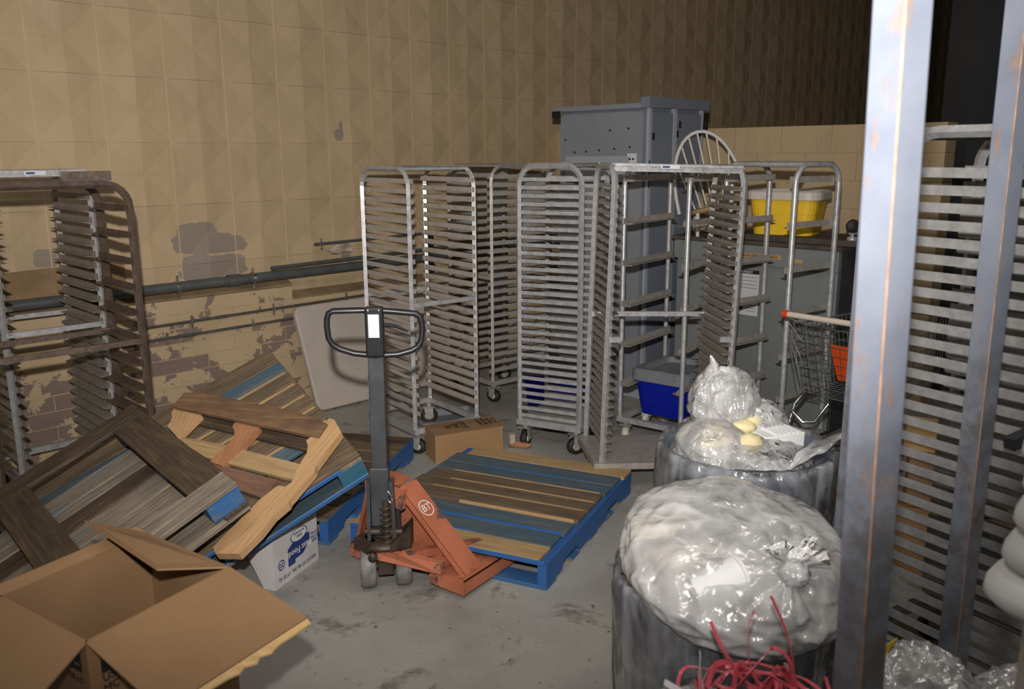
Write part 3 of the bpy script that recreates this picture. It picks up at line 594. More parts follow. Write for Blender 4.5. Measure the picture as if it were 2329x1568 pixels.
# P3: broken pine pallet, pieces lie in one slanting plane
n3 = Vector((-.19965532, -.45055803, .87013517))
P3 = thing('broken_pallet', 'broken light pine pallet half with notched stringers lying on the pile', 'pallet', (-1.15, 3.45, .55), (0, 0, 0))
PC = dict(
 rs=([(-0.797,3.59,0.733),(-0.77,3.576,0.732),(-0.727,3.498,0.702),(-0.805,3.352,0.608),(-0.808,3.323,0.592),(-0.884,3.207,0.515),(-0.886,3.192,0.507),(-0.934,3.149,0.474),(-0.971,3.086,0.432),(-1.035,3.014,0.38),(-1.132,3.037,0.37),(-1.15,3.068,0.382),(-1.011,3.244,0.505),(-0.951,3.291,0.543),(-0.918,3.277,0.543),(-0.894,3.292,0.557),(-0.891,3.318,0.571),(-0.873,3.389,0.612),(-0.859,3.425,0.633),(-0.863,3.466,0.654),(-0.876,3.492,0.665),(-0.859,3.508,0.677),(-0.824,3.502,0.681)], .036, 'stringer', 'wood_pale'),
 ms=([(-1.239,3.726,0.685),(-1.251,3.704,0.671),(-1.249,3.688,0.663),(-1.233,3.659,0.652),(-1.229,3.627,0.636),(-1.246,3.596,0.616),(-1.302,3.52,0.564),(-1.238,3.483,0.559),(-1.183,3.549,0.606),(-1.122,3.659,0.677),(-1.196,3.708,0.685)], .036, 'stringer', 'wood_orange'),
 ls=([(-1.579,3.898,0.696),(-1.591,3.872,0.68),(-1.577,3.838,0.665),(-1.576,3.812,0.652),(-1.583,3.788,0.638),(-1.509,3.707,0.613),(-1.435,3.817,0.687),(-1.54,3.881,0.696)], .036, 'stringer', 'wood_pale'),
 b1=([(-1.581,3.88,0.715),(-1.552,3.94,0.753),(-1.474,3.924,0.762),(-0.977,3.671,0.745),(-0.868,3.602,0.735),(-0.793,3.545,0.722),(-0.82,3.484,0.685),(-0.857,3.5,0.684),(-1.575,3.865,0.709)], .018, 'deck_board', 'wood_rust'),
 b2=([(-1.519,3.734,0.607),(-1.286,3.627,0.606),(-0.885,3.415,0.588),(-0.899,3.347,0.55),(-0.945,3.365,0.548),(-1.233,3.513,0.559),(-1.346,3.578,0.566),(-1.513,3.716,0.6)], .018, 'deck_board', 'wood_tan'),
 b3=([(-1.31,3.542,0.556),(-1.24,3.503,0.552),(-0.972,3.361,0.54),(-1.009,3.283,0.491),(-1.13,3.353,0.5),(-1.297,3.529,0.553)], .018, 'deck_board', 'wood_redbrown'),
 b4=([(-1.456,3.872,0.671),(-0.878,3.584,0.654),(-0.88,3.511,0.616),(-1.478,3.826,0.642)], .016, 'deck_board', 'wood_dark'))
def framed(name, mat, parent, poly, n, th, xdir):
    # object whose local x runs along xdir so that the grain follows the piece
    x = Vector(xdir).normalized(); z = Vector(n).normalized(); x = (x-z*x.dot(z)).normalized(); y = z.cross(x); c = sum((Vector(p) for p in poly), Vector())/len(poly)
    mw = Matrix((x, y, z)).transposed().to_4x4(); mw.translation = c; inv = mw.inverted()
    me = MB().prism([inv @ Vector(p) for p in poly], (0, 0, -th)).mesh(name, M[mat]); o = bpy.data.objects.new(name, me); C.objects.link(o); o.parent = parent
    o.matrix_local = (pmat(parent).inverted() if parent else Matrix()) @ mw; return o
for k, (poly, th, nm, mt) in PC.items():
    xd = (Vector(poly[len(poly)//2])-Vector(poly[0])) if nm == 'stringer' else (Vector(poly[3 if k == 'b1' else 2 if k != 'b4' else 1])-Vector(poly[0]))
    framed(nm, mt, P3, poly, n3, th, xd)
# flat blue pallets on the floor
def stringer_pallet(label, loc, yaw, boards, strm, LX=1.016, LY=1.219, steps=True):
    # local x along deck boards, y along stringers (towards the camera = -y)
    root = thing('wooden_pallet', label, 'pallet', loc, (0, 0, yaw))
    for i, (a, b, mt, x0, x1) in enumerate(boards): board('deck_board', root, ((x0+x1)/2, -(a+b)/2, .131), x1-x0, b-a, .018, mt)
    for x in (.022, LX/2, LX-.022):
        # side outline with two fork notches
        pr = [(0, .0), (-.15, 0)]
        z0, z1 = .018, .122; ys = []
        def notch(c): return [(c-.115, z0), (c-.105, z0+.022), (c-.085, z0+.036), (c+.085, z0+.036), (c+.105, z0+.022), (c+.115, z0)]
        prof = [(0, z0)]+notch(.30)+notch(LY-.30)+[(LY, z0), (LY, z1), (0, z1)]
        me = MB().prism([(y-LY/2, -.021, z) for y, z in prof], (0, .042, 0)).mesh('stringer', M[strm]); inst('stringer', me, root, (x, -LY/2, 0), (0, 0, -math.pi/2))
    for y in (.06, .36, .61, .86, LY-.06): board('bottom_board', root, (LX/2, -y, .009), LX, .11, .018, 'blue_worn')
    return root
P5 = stringer_pallet('blue wooden pallet lying flat on the floor, pallet jack forks under it', (-.26486, 4.9484, 0), -.4343, [
 (0, .135, 'wood_tan', .06, 1.016), (.14, .275, 'wood_bluegrey', 0, 1.0), (.28, .40, 'wood_bluegrey', -.0, 1.0), (.405, .52, 'wood_brown', .01, .99), (.525, .64, 'wood_brown', -.01, .99), (.645, .77, 'wood_brown', .02, .99),
 (.80, .93, 'wood_bluegrey', 0, .985), (.945, 1.075, 'wood_bluegrey', .01, .975), (1.08, 1.219, 'wood_tan', 0, .975)], 'blue_paint')
for y, x0, x1, mt in ((.272, .25, .96, 'blue_worn'), (.397, .12, .97, 'wood_tan'), (.517, .16, .98, 'wood_tan'), (.637, .12, .97, 'wood_tan'), (.767, .35, .97, 'wood_pale'), (.925, .1, .97, 'blue_paint'), (1.07, .2, .6, 'blue_worn')):
    board('worn_edge', P5, ((x0+x1)/2, -y, .1315), x1-x0, .016, .0185, mt)
for i, y in enumerate((.405, .525, .28, .645)):
    board('painted_end', P5, (.012, -y-.06, .1245), .028, .115, .026, 'blue_paint')
board('edge_board', P5, (.508, -1.222, .128), 1.0, .008, .022, 'blue_paint')
P4 = stringer_pallet('dark topped pallet flat on the floor between pile and jack', (-1.54, 5.30, 0), math.atan2(-.22, .97), [
 (0, .13, 'wood_dark', 0, .95), (.14, .27, 'wood_brown', 0, .95), (.30, .44, 'wood_brown', 0, .95), (.47, .60, 'wood_dark', 0, .95), (.62, .76, 'wood_brown', 0, .95), (.80, .93, 'wood_brown', 0, .95), (.96, 1.08, 'wood_dark', 0, .95), (1.09, 1.25, 'wood_brown', 0, .95)], 'blue_paint', LX=.95, LY=1.25)
board('edge_board', P4, (.946, -.625, .124), 1.25, .012, .026, 'blue_paint', 'y')

# ------------------------------------------------------------------ pallet jack
J0 = Vector((-.56, 3.42, 0)); jf = Vector((math.cos(R(55)), math.sin(R(55)), 0)); jr = Vector((jf.y, -jf.x, 0))
def JW(x, y, z): return Vector((-.595, 3.45, 0))+jr*x+jf*y+ZZ*z
jack = thing('pallet_jack', 'orange hand pallet jack with black steering handle in front of the blue pallet', 'pallet jack', J0)
# steer wheels
wa_ = R(10); wx = Vector((math.cos(wa_), math.sin(wa_), 0)); wm = MB().lathe([(.03, -.034), (.082, -.034), (.09, -.024), (.092, 0), (.09, .024), (.082, .034), (.03, .034), (.03, -.034)], seg=36, axis='X').mesh('steer_wheel', M['wheel_grey'])
WC = Vector((-.558, 3.49, 0))
for s_ in (-1, 1): inst('steer_wheel', wm, jack, WC+wx*(.076*s_)-J0+Vector((0, 0, .092)), (R(40*s_), 0, wa_))
MB().tube([WC-wx*.1+ZZ*.092, WC+wx*.1+ZZ*.092], .014, 10).box(WC+ZZ*.14, (.07, .07, .16), (0, 0, wa_)).build('axle_block', M['grease'], jack, bevel=.006)
bt = MB().lathe([(0, .195), (.09, .195), (.112, .205), (.115, .22), (.085, .235), (0, .235)], WC, 28).hexa([WC+Vector(p) for p in ((-.13,-.03,.20),(-.06,-.115,.20),(-.03,-.06,.20),(-.09,.03,.20),(-.13,-.03,.235),(-.06,-.115,.235),(-.03,-.06,.235),(-.09,.03,.235))]).hexa([WC+Vector(p) for p in ((.04,-.11,.20),(.12,-.05,.20),(.12,.04,.20),(.03,-.04,.20),(.04,-.11,.235),(.12,-.05,.30),(.12,.04,.30),(.03,-.04,.235))]).build('turntable', M['grease'], jack)
MB().lathe([(.066, .22), (.070, .25), (.066, .46), (0, .46)], WC+Vector((-.0, .04, 0)), 24).build('pump_housing', M['black_paint'], jack)
# coil spring over the pump piston
sp_ = [WC+Vector((.018+.024*math.cos(t*.55), -.055+.024*math.sin(t*.55), .215+t*.0022)) for t in range(0, 84)]
MB().tube(sp_, .0055, 6).tube([WC+Vector((.018, -.055, .20)), WC+Vector((.018, -.055, .42))], .015, 10).build('spring', M['grease'], jack)
for s_ in (-1, 1): MB().bar(WC+Vector((.055*s_-.002, -.03, .22)), WC+Vector((.048*s_-.005, -.03, .50)), .016, .06, (0, 1, 0)).build('handle_bracket', M['black_paint'], jack)
MB().tube([WC+Vector((-.075, -.045, .27)), WC+Vector((.085, -.045, .27))], .016, 10).build('pivot_pin', M['grease'], jack)
MB().tube([WC+Vector((.03, -.06, .46)), WC+Vector((.045, -.065, .44)), WC+Vector((.05, -.06, .42)), WC+Vector((.04, -.062, .405)), WC+Vector((.03, -.06, .42))], .005, 6).build('release_hook', M['chrome'], jack)
hb, ht = WC+Vector((-.005, -.035, .44)), Vector((-.556, 3.45, 1.235))
MB().bar(hb, ht-Vector((0, 0, .02)), .066, .035, (0, 1, 0)).build('handle_column', M['black_paint'], jack, bevel=.005)
MB().bar(hb-Vector((0, 0, .14)), hb+Vector((0, 0, .12)), .078, .05, (0, 1, 0)).build('column_sleeve', M['black_paint'], jack, bevel=.004)
# closed loop grip, slightly turned
gx = Vector((math.cos(R(9)), math.sin(R(9)), 0)); gc = Vector((-.556, 3.44, 0)); loop = []
def gp(a, z): return gc+gx*a+ZZ*(z-.012*a/.19)
cor = [(-.075, 1.232), (-.165, 1.226), (-.182, 1.216), (-.189, 1.195), (-.191, 1.165), (-.187, 1.115), (-.172, 1.088), (-.145, 1.071), (-.09, 1.054), (0, 1.046)]
full = cor+[(-a, z) for a, z in reversed(cor[:-1])]
MB().tube([gp(a, z) for a, z in full]+[gp(0, 1.234)], .0125, 12, closed=True).build('grip_loop', M['grip'], jack)
MB().bar(gc+Vector((0, -.005, 1.045)), gc+Vector((0, -.005, 1.25)), .074, .046, (0, 1, 0)).build('grip_head', M['grip'], jack, bevel=.008)
MB().box(gc+Vector((.0, -.031, 1.175)), (.044, .003, .095)).build('label_plate', M['sticker'], jack)
for q in ((-.022, 1.238), (.022, 1.238)): MB().lathe([(0, -.004), (.006, -.004), (.006, .004), (0, .004)], gc+Vector((q[0], -.029, q[1])), 12, 'Y').build('rivet', M['chrome'], jack)
MB().tube([gc+Vector((.03, .0, 1.175)), gc+Vector((.08, .02, 1.165)), gc+Vector((.13, .03, 1.14))], [.009, .008, .004], 8).build('release_lever', M['grip'], jack)
# chassis: front skirt, two forks, slanted cheek plates, top bridge
def jq(name, pts, n, mat='orange'): return MB().prism([JW(*p) for p in pts], n).build(name, M[mat], jack)
for s_ in (-1, 1):
    cx = .05; xo, xi = cx+s_*.335, cx+s_*.175
    # fork: inverted channel from the chassis to under the pallet
    f = MB(); zt_ = .088
    for (xa, xb, za, zb_) in ((xo, xo-s_*.008, .028, zt_), (xi, xi+s_*.008, .028, zt_)):
        f.hexa([JW(xa, .13, za), JW(xb, .13, za), JW(xb, 1.25, za), JW(xa, 1.25, za), JW(xa, .13, zb_), JW(xb, .13, zb_), JW(xb, 1.25, zb_), JW(xa, 1.25, zb_)])
    f.hexa([JW(xo, .13, zt_-.006), JW(xi, .13, zt_-.006), JW(xi, 1.25, zt_-.006), JW(xo, 1.25, zt_-.006), JW(xo, .13, zt_), JW(xi, .13, zt_), JW(xi, 1.25, zt_), JW(xo, 1.25, zt_)])
    f.build('fork', M['orange'], jack)
    jq('fork_skirt', [(xo, .125, .026), (xo-s_*.19, .125, .03), (xo-s_*.19, .125, .075), (xo-s_*.15, .125, .088), (xo, .125, .082)], jf*.008)
    # slanted cheek from bridge down to fork
    a, b = Vector(JW(cx+s_*.055-.055-(.05 if s_ < 0 else 0), .10, .445)), Vector(JW(cx+s_*.30-(.03 if s_ < 0 else 0), .17, .085))
    ch = MB().bar(a, b, .012, .105 if s_ > 0 else .10, jf if False else (jf*1.0)); ch = MB()
    d_ = (b-a).normalized(); wv = (jf*.115+ZZ*.0); nn = d_.cross(jf).normalized()*.008
    ch.hexa([a, a+wv, b+wv*1.05, b, a+nn, a+wv+nn, b+wv*1.05+nn, b+nn]); ch.bar(a+d_*.0, b, .016, .016, jf); ch.build('cheek_plate', M['orange'], jack)
    jq('push_link', [(cx+s_*.10-.02, .0+.03, .17), (cx+s_*.10+.02, .03, .17), (cx+s_*.21+.02, .45, .10), (cx+s_*.21-.02, .45, .10)], ZZ*.035)
jq('bridge', [(-.115, .07, .365), (-.07, .07, .355), (.02, .07, .38), (.09, .07, .36), (.105, .07, .455), (.07, .07, .478), (-.09, .07, .475), (-.115, .07, .455)], jf*.03)
jq('bridge_top', [(-.105, .07, .475), (.09, .07, .475), (.08, .15, .49), (-.09, .15, .49)], -ZZ*.012)
jq('back_plate', [(-.19, .24, .085), (.29, .24, .085), (.09, .2, .41), (-.10, .2, .41)], jf*.008)
jq('torsion_tube', [(-.15, .17, .10), (.25, .17, .10), (.25, .17, .145), (-.15, .17, .145)], jf*.04)
jq('link_arm', [(.02, -.045, .165), (.28, .10, .105), (.28, .10, .155), (.14, .0, .20), (.02, -.045, .20)], jf*.03)
MB().lathe([(0, -.02), (.018, -.02), (.018, .02), (0, .02)], JW(.035, -.05, .183), 16, 'Y').build('link_bolt', M['grease'], jack)
# round emblem on the right cheek
a, b = Vector(JW(.05, .10, .445)), Vector(JW(.35, .17, .085)); d_ = (b-a).normalized(); nn = d_.cross(jf).normalized()
if nn.y > 0: nn = -nn
ec = a+d_*.135+jf*.0575+nn*.010; ey = -d_; ex_ = jf
ring = MB(); 
for k in range(28):
    t0, t1 = 2*math.pi*k/28, 2*math.pi*(k+1)/28
    P = lambda t, r_: ec+(ex_*math.cos(t)+ey*math.sin(t))*r_
    ring.add([P(t0, .034), P(t1, .034), P(t1, .0385), P(t0, .0385)], [(0, 1, 2, 3)])
ring.build('emblem_ring', M['ink_white'], jack)
text('emblem_letters', 'BT', .046, M['ink_white'], jack, ec+nn*.001, ex_, ex_.cross(nn)*-1 if (ex_.cross(nn)*-1).z > 0 else ex_.cross(nn))

# ------------------------------------------------------------------ pipes on the wall
def pipe(name, label, s0, s1, z0, z1, r_, off, mat, coup=(), clamps=(), cat='pipe'):
    root = thing(name, label, cat, W(s0, off, z0))
    pt = lambda s: W(s, off, z0+(z1-z0)*(s-s0)/(s1-s0))
    MB().tube([pt(s0), pt(s1)], r_, 14).build('pipe_run', M[mat], root)
    for s in coup: MB().tube([pt(s-.045), pt(s+.045)], r_*1.22, 14).build('coupling', M[mat], root)
    for s in clamps:
        c = pt(s); q = MB().tube([c-WD*.008, c+WD*.008], r_*1.3, 14).box(c-WN*(off-r_)*.5, (.016, max(.02, off), .02), M_=wr).box(c+ZZ*(r_*1.4+.012), (.014, .012, .03), M_=wr).box(c-ZZ*(r_*1.4+.012), (.014, .012, .03), M_=wr); q.build('pipe_clamp', M['chrome'], root)
    return root
pipe('conduit', 'thick grey conduit running along the wall above the brick plinth', -3, 4.5, .975, 1.017, .034, .125, 'pipe', (1.12, 2.9), (.72, 1.27, 4.4))
pipe('conduit', 'short grey pipe resting on top of the thick conduit', 1.42, 4.5, 1.053, 1.10, .014, .12, 'pipe')
pipe('conduit', 'upper thin steel conduit along the painted bricks', .3, 4.5, .745, .784, .0095, .115, 'pipe_thin', (1.02,), (.8, 1.42, 2.05))
pipe('conduit', 'lower thin steel conduit along the painted bricks', .3, 4.5, .655, .686, .0095, .115, 'pipe_thin', (.78,), (.62, 1.25))
pipe('conduit', 'thin dark pipe sticking out above the thick conduit, rag hanging on it', 1.80, 3.4, 1.195, 1.215, .010, .10, 'pipe', (), (1.86,))
rg = MB(); rn = random.Random(4)
pts = [(1.93, 1.14), (1.99, 1.18), (2.05, 1.18), (2.10, 1.19), (2.13, 1.15), (2.12, 1.115), (2.07, 1.125), (2.0, 1.11), (1.94, 1.115)]
rg.prism([W(s, .07+.02*(i % 3), z) for i, (s, z) in enumerate(pts)], WN*.02); tag(rg.build('rag', M['rag']), 'small pale rag hanging on the thin dark wall pipe', 'rag')
gb = thing('pipe_bracket', 'dark green vertical wall bracket behind the open rack', 'bracket', W(2.9, .1, .9)); MB().box(W(2.9, .11, 1.05), (.07, .05, .34), M_=wr).build('bracket_plate', M['green'], gb); MB().tube([W(2.9, .13, .93), W(2.9, .16, .93)], .03, 12).build('bracket_boss', M['green'], gb)
pk = MB().hexa([W(-.75, .02, .985), W(.42, .02, 1.01), W(.42, .04, 1.01), W(-.75, .04, .985), W(-.75, .02, 1.165), W(.42, .02, 1.19), W(.42, .04, 1.19), W(-.75, .04, 1.165)]).build('wall_plank', M['plank']); tag(pk, 'dirty brown plank fixed to the wall behind the left racks', 'plank')

# ------------------------------------------------------------------ folding table top leaning on the wall
def rrect(w_, h_, r_, n=6):
    out = []
    for cx, cy, a0 in ((w_-r_, r_, -90), (w_-r_, h_-r_, 0), (r_, h_-r_, 90), (r_, r_, 180)):
        for k in range(n+1): a = R(a0+90*k/n); out.append((cx+r_*math.cos(a), cy+r_*math.sin(a)))
    return out
tb = thing('folding_table', 'beige plastic folding table top leaning against the wall behind the jack', 'table', W(1.68, .42, 0))
tu = (W(0, .13, .74)-W(0, .40, .0)).normalized(); tn = WD.cross(tu); tn = tn if tn.dot(WN) > 0 else -tn
TP = lambda a, b: W(1.55, .40, 0)+WD*a+tu*b
MB().prism([TP(a, b) for a, b in rrect(1.55, .79, .06)], tn*.045).build('table_top', M['table'], tb, bevel=.012)
MB().bar(TP(.3, .1)-tn*.03, TP(.3, .65)-tn*.03, .03, .03).bar(TP(1.2, .1)-tn*.03, TP(1.2, .65)-tn*.03, .03, .03).build('folded_legs', M['dark_steel'], tb)

# ------------------------------------------------------------------ boxes
def fr(o_, xd, w_, d_, h_): # corner frame helper: o_ near-left bottom, xd unit along front
    xd = Vector(xd).normalized(); yd = Vector((-xd.y, xd.x, 0)); return lambda a, b, c: Vector(o_)+xd*a*w_+yd*b*d_+ZZ*c*h_
cb = thing('cardboard_box', 'small closed cardboard carton with black print between pallet and open rack', 'box', (-.47, 5.01, 0))
f = fr((-.470, 5.0, 0), (.412, .185, 0), .45, .19, .19); g = lambda a, b, c: f(a, b, c)
MB().hexa([f(0,0,0), f(1,0,0), f(1,1,0), f(0,1,0), f(0,0,.93), f(1,0,.95), f(1,1,1), f(0,1,1)]).build('carton_body', M['card_dark'], cb)
fx = (f(1,0,0)-f(0,0,0)).normalized(); fy = (f(0,1,0)-f(0,0,0)).normalized()
MB().hexa([f(-.01,-.01,.93), f(1.01,-.01,.95), f(1.01,.5,.99), f(-.01,.5,.98), f(-.01,-.01,.95), f(1.01,-.01,.97), f(1.01,.5,1.01), f(-.01,.5,1.0)]).build('top_flap', M['card'], cb)
MB().hexa([f(-.01,.51,.99), f(1.01,.51,1.0), f(1.01,1.01,1.0), f(-.01,1.01,1.0), f(-.01,.51,1.01), f(1.01,.51,1.02), f(1.01,1.01,1.02), f(-.01,1.01,1.02)]).build('top_flap', M['card'], cb)
for s_, a in (('STO7', .47), ('SM1', .36), ('SE', .25)): text('print', s_, .055, M['ink_black'], cb, f(a, .45, 1.03)+ZZ*.002, -fy, fx)
for k, s_ in enumerate(('GENERIC', 'THIS SIDE', 'UP 9004', '12 X 8')): text('print', s_, .030, M['ink_black'], cb, f(.72+.075*k, .5, 1.03)+ZZ*.002, -fy, fx)
wb = thing('cardboard_box', 'white food carton printed in blue upside down, tucked under the pallet pile', 'box', (-1.03, 3.43, 0))
o_ = Vector((-1.032, 3.433, 0)); xd = Vector((.118, .300, 0)).normalized(); yd = Vector((-xd.y, xd.x, 0)); hh = .235; LL = .33
Q = lambda a, b, c: o_+xd*a+yd*b+ZZ*c
MB().hexa([Q(0,0,0), Q(LL,0,0), Q(LL,.06,0), Q(0,.06,0), Q(0,0,hh), Q(LL,0,hh), Q(LL,.19,hh), Q(0,.19,hh)]).build('carton_body', M['white_card'], wb)
nrm = -yd; xr = -xd; yr = -ZZ   # printing is upside down
PB = lambda a, c: Q(a, -.0015, c)
MB().prism([PB(.10, .065), PB(.10, .145), PB(.145, .168), PB(.225, .172), PB(.265, .165), PB(.265, .125), PB(.21, .085), PB(.15, .082), PB(.15, .065)], nrm*.001).build('blue_field', M['ink_blue'], wb)
text('print', 'Best Foods', .042, M['ink_white'], wb, PB(.18, .118)+nrm*.002, xr, yr)
el = MB(); ec2 = PB(.185, .188)
for r0, r1, mt in ((0, 1, 'ink_white'), (.93, 1.03, 'ink_blue')):
    e_ = MB()
    for k in range(28):
        t0, t1 = 2*math.pi*k/28, 2*math.pi*(k+1)/28; P = lambda t, r_: ec2+nrm*(.0015 if mt == 'ink_white' else .002)+xd*.062*math.cos(t)*r_+ZZ*.030*math.sin(t)*r_
        e_.add([P(t0, r0), P(t1, r0), P(t1, r1), P(t0, r1)], [(0, 1, 2, 3)])
    e_.build('oval', M[mt], wb)
text('print', 'REAL', .018, M['ink_blue'], wb, ec2+nrm*.003-ZZ*.006, xr, yr); text('print', 'MAYONNAISE', .013, M['ink_blue'], wb, ec2+nrm*.003+ZZ*.012, xr, yr)
text('print', '000337 07 48 30L 17 05 42', .025, M['ink_grey'], wb, PB(.165, .035)+nrm*.001, xr, yr)
text('print', 'KEEP\nBOTTOM\nCOOL', .018, M['ink_blue'], wb, PB(.30, .13)+nrm*.001, xr, yr)
dk = MB()
for k in range(24):
    t0, t1 = 2*math.pi*k/24, 2*math.pi*(k+1)/24; c_ = PB(.05, .098)+nrm*.001
    P = lambda t, r_: c_+xd*math.cos(t)*r_+ZZ*math.sin(t)*r_
    dk.add([P(t0, .019), P(t1, .019), P(t1, .024), P(t0, .024)], [(0, 1, 2, 3)])
dk.build('round_mark', M['ink_blue'], wb); text('print', '20', .030, M['ink_blue'], wb, PB(.05, .098)+nrm*.001, xr, yr)
# big open carton, bottom left
bb = thing('cardboard_box', 'large open cardboard box with spread flaps in the lower left foreground', 'box', (-1.07, 2.15, 0))
hB = .72; F_, R_c, B_, L_ = Vector((-1.016, 1.852, hB)), Vector((-.795, 2.235, hB)), Vector((-1.118, 2.46, hB)), Vector((-1.350, 2.075, hB))
def wallp(a, b, name='side_wall', mat='card', t=.006, z0=.0, top=None):
    top = top or hB; d = (b-a).normalized(); n = Vector((-d.y, d.x, 0))*t
    a0, b0 = Vector((a.x, a.y, z0)), Vector((b.x, b.y, z0)); return MB().hexa([a0, b0, b0+n, a0+n, a, b, b+n, a+n]).build(name, M[mat], bb)
wallp(F_, R_c); wallp(R_c, B_); wallp(B_, L_); wallp(L_, F_)
MB().prism([Vector((p.x, p.y, .004)) for p in (F_, R_c, B_, L_)], ZZ*.006).build('box_bottom', M['card_dark'], bb)
def flap(name, a, b, c, d, mat='card', t=.005):
    n = (b-a).cross(c-b).normalized(); n = n if n.z > 0 else -n
    return MB().prism([a, b, c, d], -n*t).build(name, M[mat], bb)
G1, G2 = Vector((-.545, 2.075, .655)), Vector((-.77, 1.675, .66))
flap('flap', F_, R_c, G1, G2)
H1, H2 = Vector((-1.12, 2.37, .80)), Vector((-.935, 2.17, .80))
H1, H2 = Vector((-1.285, 2.34, .765)), Vector((-1.005, 2.08, .765))
flap('flap', B_, R_c, Vector((-.955, 2.135, .765)), Vector((-1.262, 2.375, .80)))
flap('flap', L_, F_, Vector((-1.07, 1.66, .66)), Vector((-1.42, 1.90, .66)))
flap('flap', B_, L_, Vector((-1.385, 2.085, .735)), Vector((-1.16, 2.475, .735)))
# torn lighter edge along the outer side of the front flap
rn = random.Random(7); ed = (G1-G2); nout = Vector((ed.y, -ed.x, 0)).normalized(); tp = [G2]+[G2+ed*(k/18) for k in range(1, 18)]+[G1]
out = [p+nout*(.012+.03*abs(noise.noise(Vector((k*.7, 0, 3)))) if 2 < k < 17 else nout*.006)*1.0+ZZ*-.012 if False else p+nout*(.010+.034*abs(noise.noise(Vector((k*.45, 0, 3))))) - ZZ*.014 for k, p in enumerate(tp)]
te = MB()
for k in range(len(tp)-1): te.hexa([tp[k]-ZZ*.009, tp[k+1]-ZZ*.009, out[k+1]-ZZ*.005, out[k]-ZZ*.005, tp[k]-ZZ*.004, tp[k+1]-ZZ*.004, out[k+1], out[k]])
te.build('torn_edge', M['card_edge'], bb)
# prints on the two outer faces near the front corner
d1 = (R_c-F_); d1.z = 0; d1.normalize(); n1 = Vector((d1.y, -d1.x, 0)); d2 = (L_-F_).normalized(); n2 = Vector((-d2.y, d2.x, 0)); n2 = n2 if n2.y < 0 else -n2
P1_ = lambda a, z: Vector((F_.x, F_.y, hB))+d1*a+n1*.002-ZZ*z; P2_ = lambda a, z: Vector((F_.x, F_.y, hB))+d2*a+n2*.002-ZZ*z
MB().prism([P1_(.03, .035), P1_(.11, .035), P1_(.11, .10), P1_(.03, .10)], n1*.001).build('black_field', M['ink_black'], bb)
text('print', '16', .045, M['card'], bb, P1_(.07, .07)+n1*.002, d1, ZZ); text('print', 'USE LI\nMC\n4/1', .030, M['ink_black'], bb, P1_(.03, .145), d1, ZZ, align='LEFT')
MB().prism([P2_(.03, .03), P2_(.10, .03), P2_(.10, .09), P2_(.03, .09)], n2*.001).build('black_field', M['ink_black'], bb)
text('print', 'OZ.', .034, M['card'], bb, P2_(.062, .062)+n2*.002, -d2, ZZ); text('print', '120 x 5', .022, M['ink_black'], bb, P2_(.065, .115), -d2, ZZ)

# ------------------------------------------------------------------ grey electrical cabinet and grey machine
cc = Vector((.993, 6.411, 0)); CX, CY = WD.copy(), -WN.copy()  # CX away right, CY away left
CF = lambda a, b, z: cc+CX*a+CY*b+ZZ*z
A_, B2_, HT = .70, .86, 2.17
cab = thing('steel_cabinet', 'tall grey steel electrical cabinet against the diamond block wall', 'cabinet', cc)
MB().hexa([CF(.02,.02,.08), CF(A_-.02,.02,.08), CF(A_-.02,B2_-.02,.08), CF(.02,B2_-.02,.08), CF(.02,.02,HT), CF(A_-.02,.02,HT), CF(A_-.02,B2_-.02,HT), CF(.02,B2_-.02,HT)]).build('cabinet_body', M['cab_side'], cab)
MB().hexa([CF(.0,.015,.0), CF(A_,.015,.0), CF(A_,B2_,.0), CF(.0,B2_,.0), CF(.0,.015,.1), CF(A_,.015,.1), CF(A_,B2_,.1), CF(0,B2_,.1)]).build('plinth', M['cab_light'], cab)
MB().hexa([CF(.0,.05,.12), CF(.02,.05,.12), CF(.02,B2_-.01,.12), CF(.0,B2_-.01,.12), CF(.0,.05,HT-.02), CF(.02,.05,HT-.02), CF(.02,B2_-.01,HT-.02), CF(0,B2_-.01,HT-.02)]).build('side_panel', M['cab'], cab)
for a, b in ((.05, .30), (.36, A_-.02)): MB().hexa([CF(a,.0,.12), CF(b,.0,.12), CF(b,.02,.12), CF(a,.02,.12), CF(a,.0,HT-.03), CF(b,.0,HT-.03), CF(b,.02,HT-.03), CF(a,.02,HT-.03)]).build('door', M['cab_side'], cab)
for a, b in ((0, .03), (.305, .345), (A_-.025, A_)): MB().hexa([CF(a,-.004,.1), CF(b,-.004,.1), CF(b,.02,.1), CF(a,.02,.1), CF(a,-.004,HT), CF(b,-.004,HT), CF(b,.02,HT), CF(a,.02,HT)]).build('door_frame', M['cab_light'], cab)
MB().hexa([CF(-.035,-.03,HT+.0), CF(A_+.03,-.03,HT+.0), CF(A_+.03,.05,HT+.0), CF(-.035,.05,HT+.0), CF(-.035,-.03,HT+.075), CF(A_+.03,-.03,HT+.075), CF(A_+.03,.05,HT+.075), CF(-.035,.05,HT+.075)]).build('top_rail', M['cab_side'], cab)
MB().hexa([CF(-.03,.05,HT), CF(A_,.05,HT), CF(A_,B2_+.04,HT), CF(-.03,B2_+.04,HT), CF(-.03,.05,HT+.035), CF(A_,.05,HT+.035), CF(A_,B2_+.04,HT+.035), CF(-.03,B2_+.04,HT+.035)]).build('top_lid', M['cab'], cab)
MB().box(CF(-.045, B2_+.0, HT-.02), (.02, .07, .05), (0, 0, WA)).build('corner_lug', M['dark_hole'], cab)
MB().box(CF(A_+.01, -.015, HT-.13), (.03, .03, .10), (0, 0, WA)).build('hinge', M['dark_hole'], cab)
dotm = MB().lathe([(0, -.003), (.008, -.003), (.008, .004), (0, .004)], seg=10, axis='X').mesh('screw_hole', M['dark_hole'])
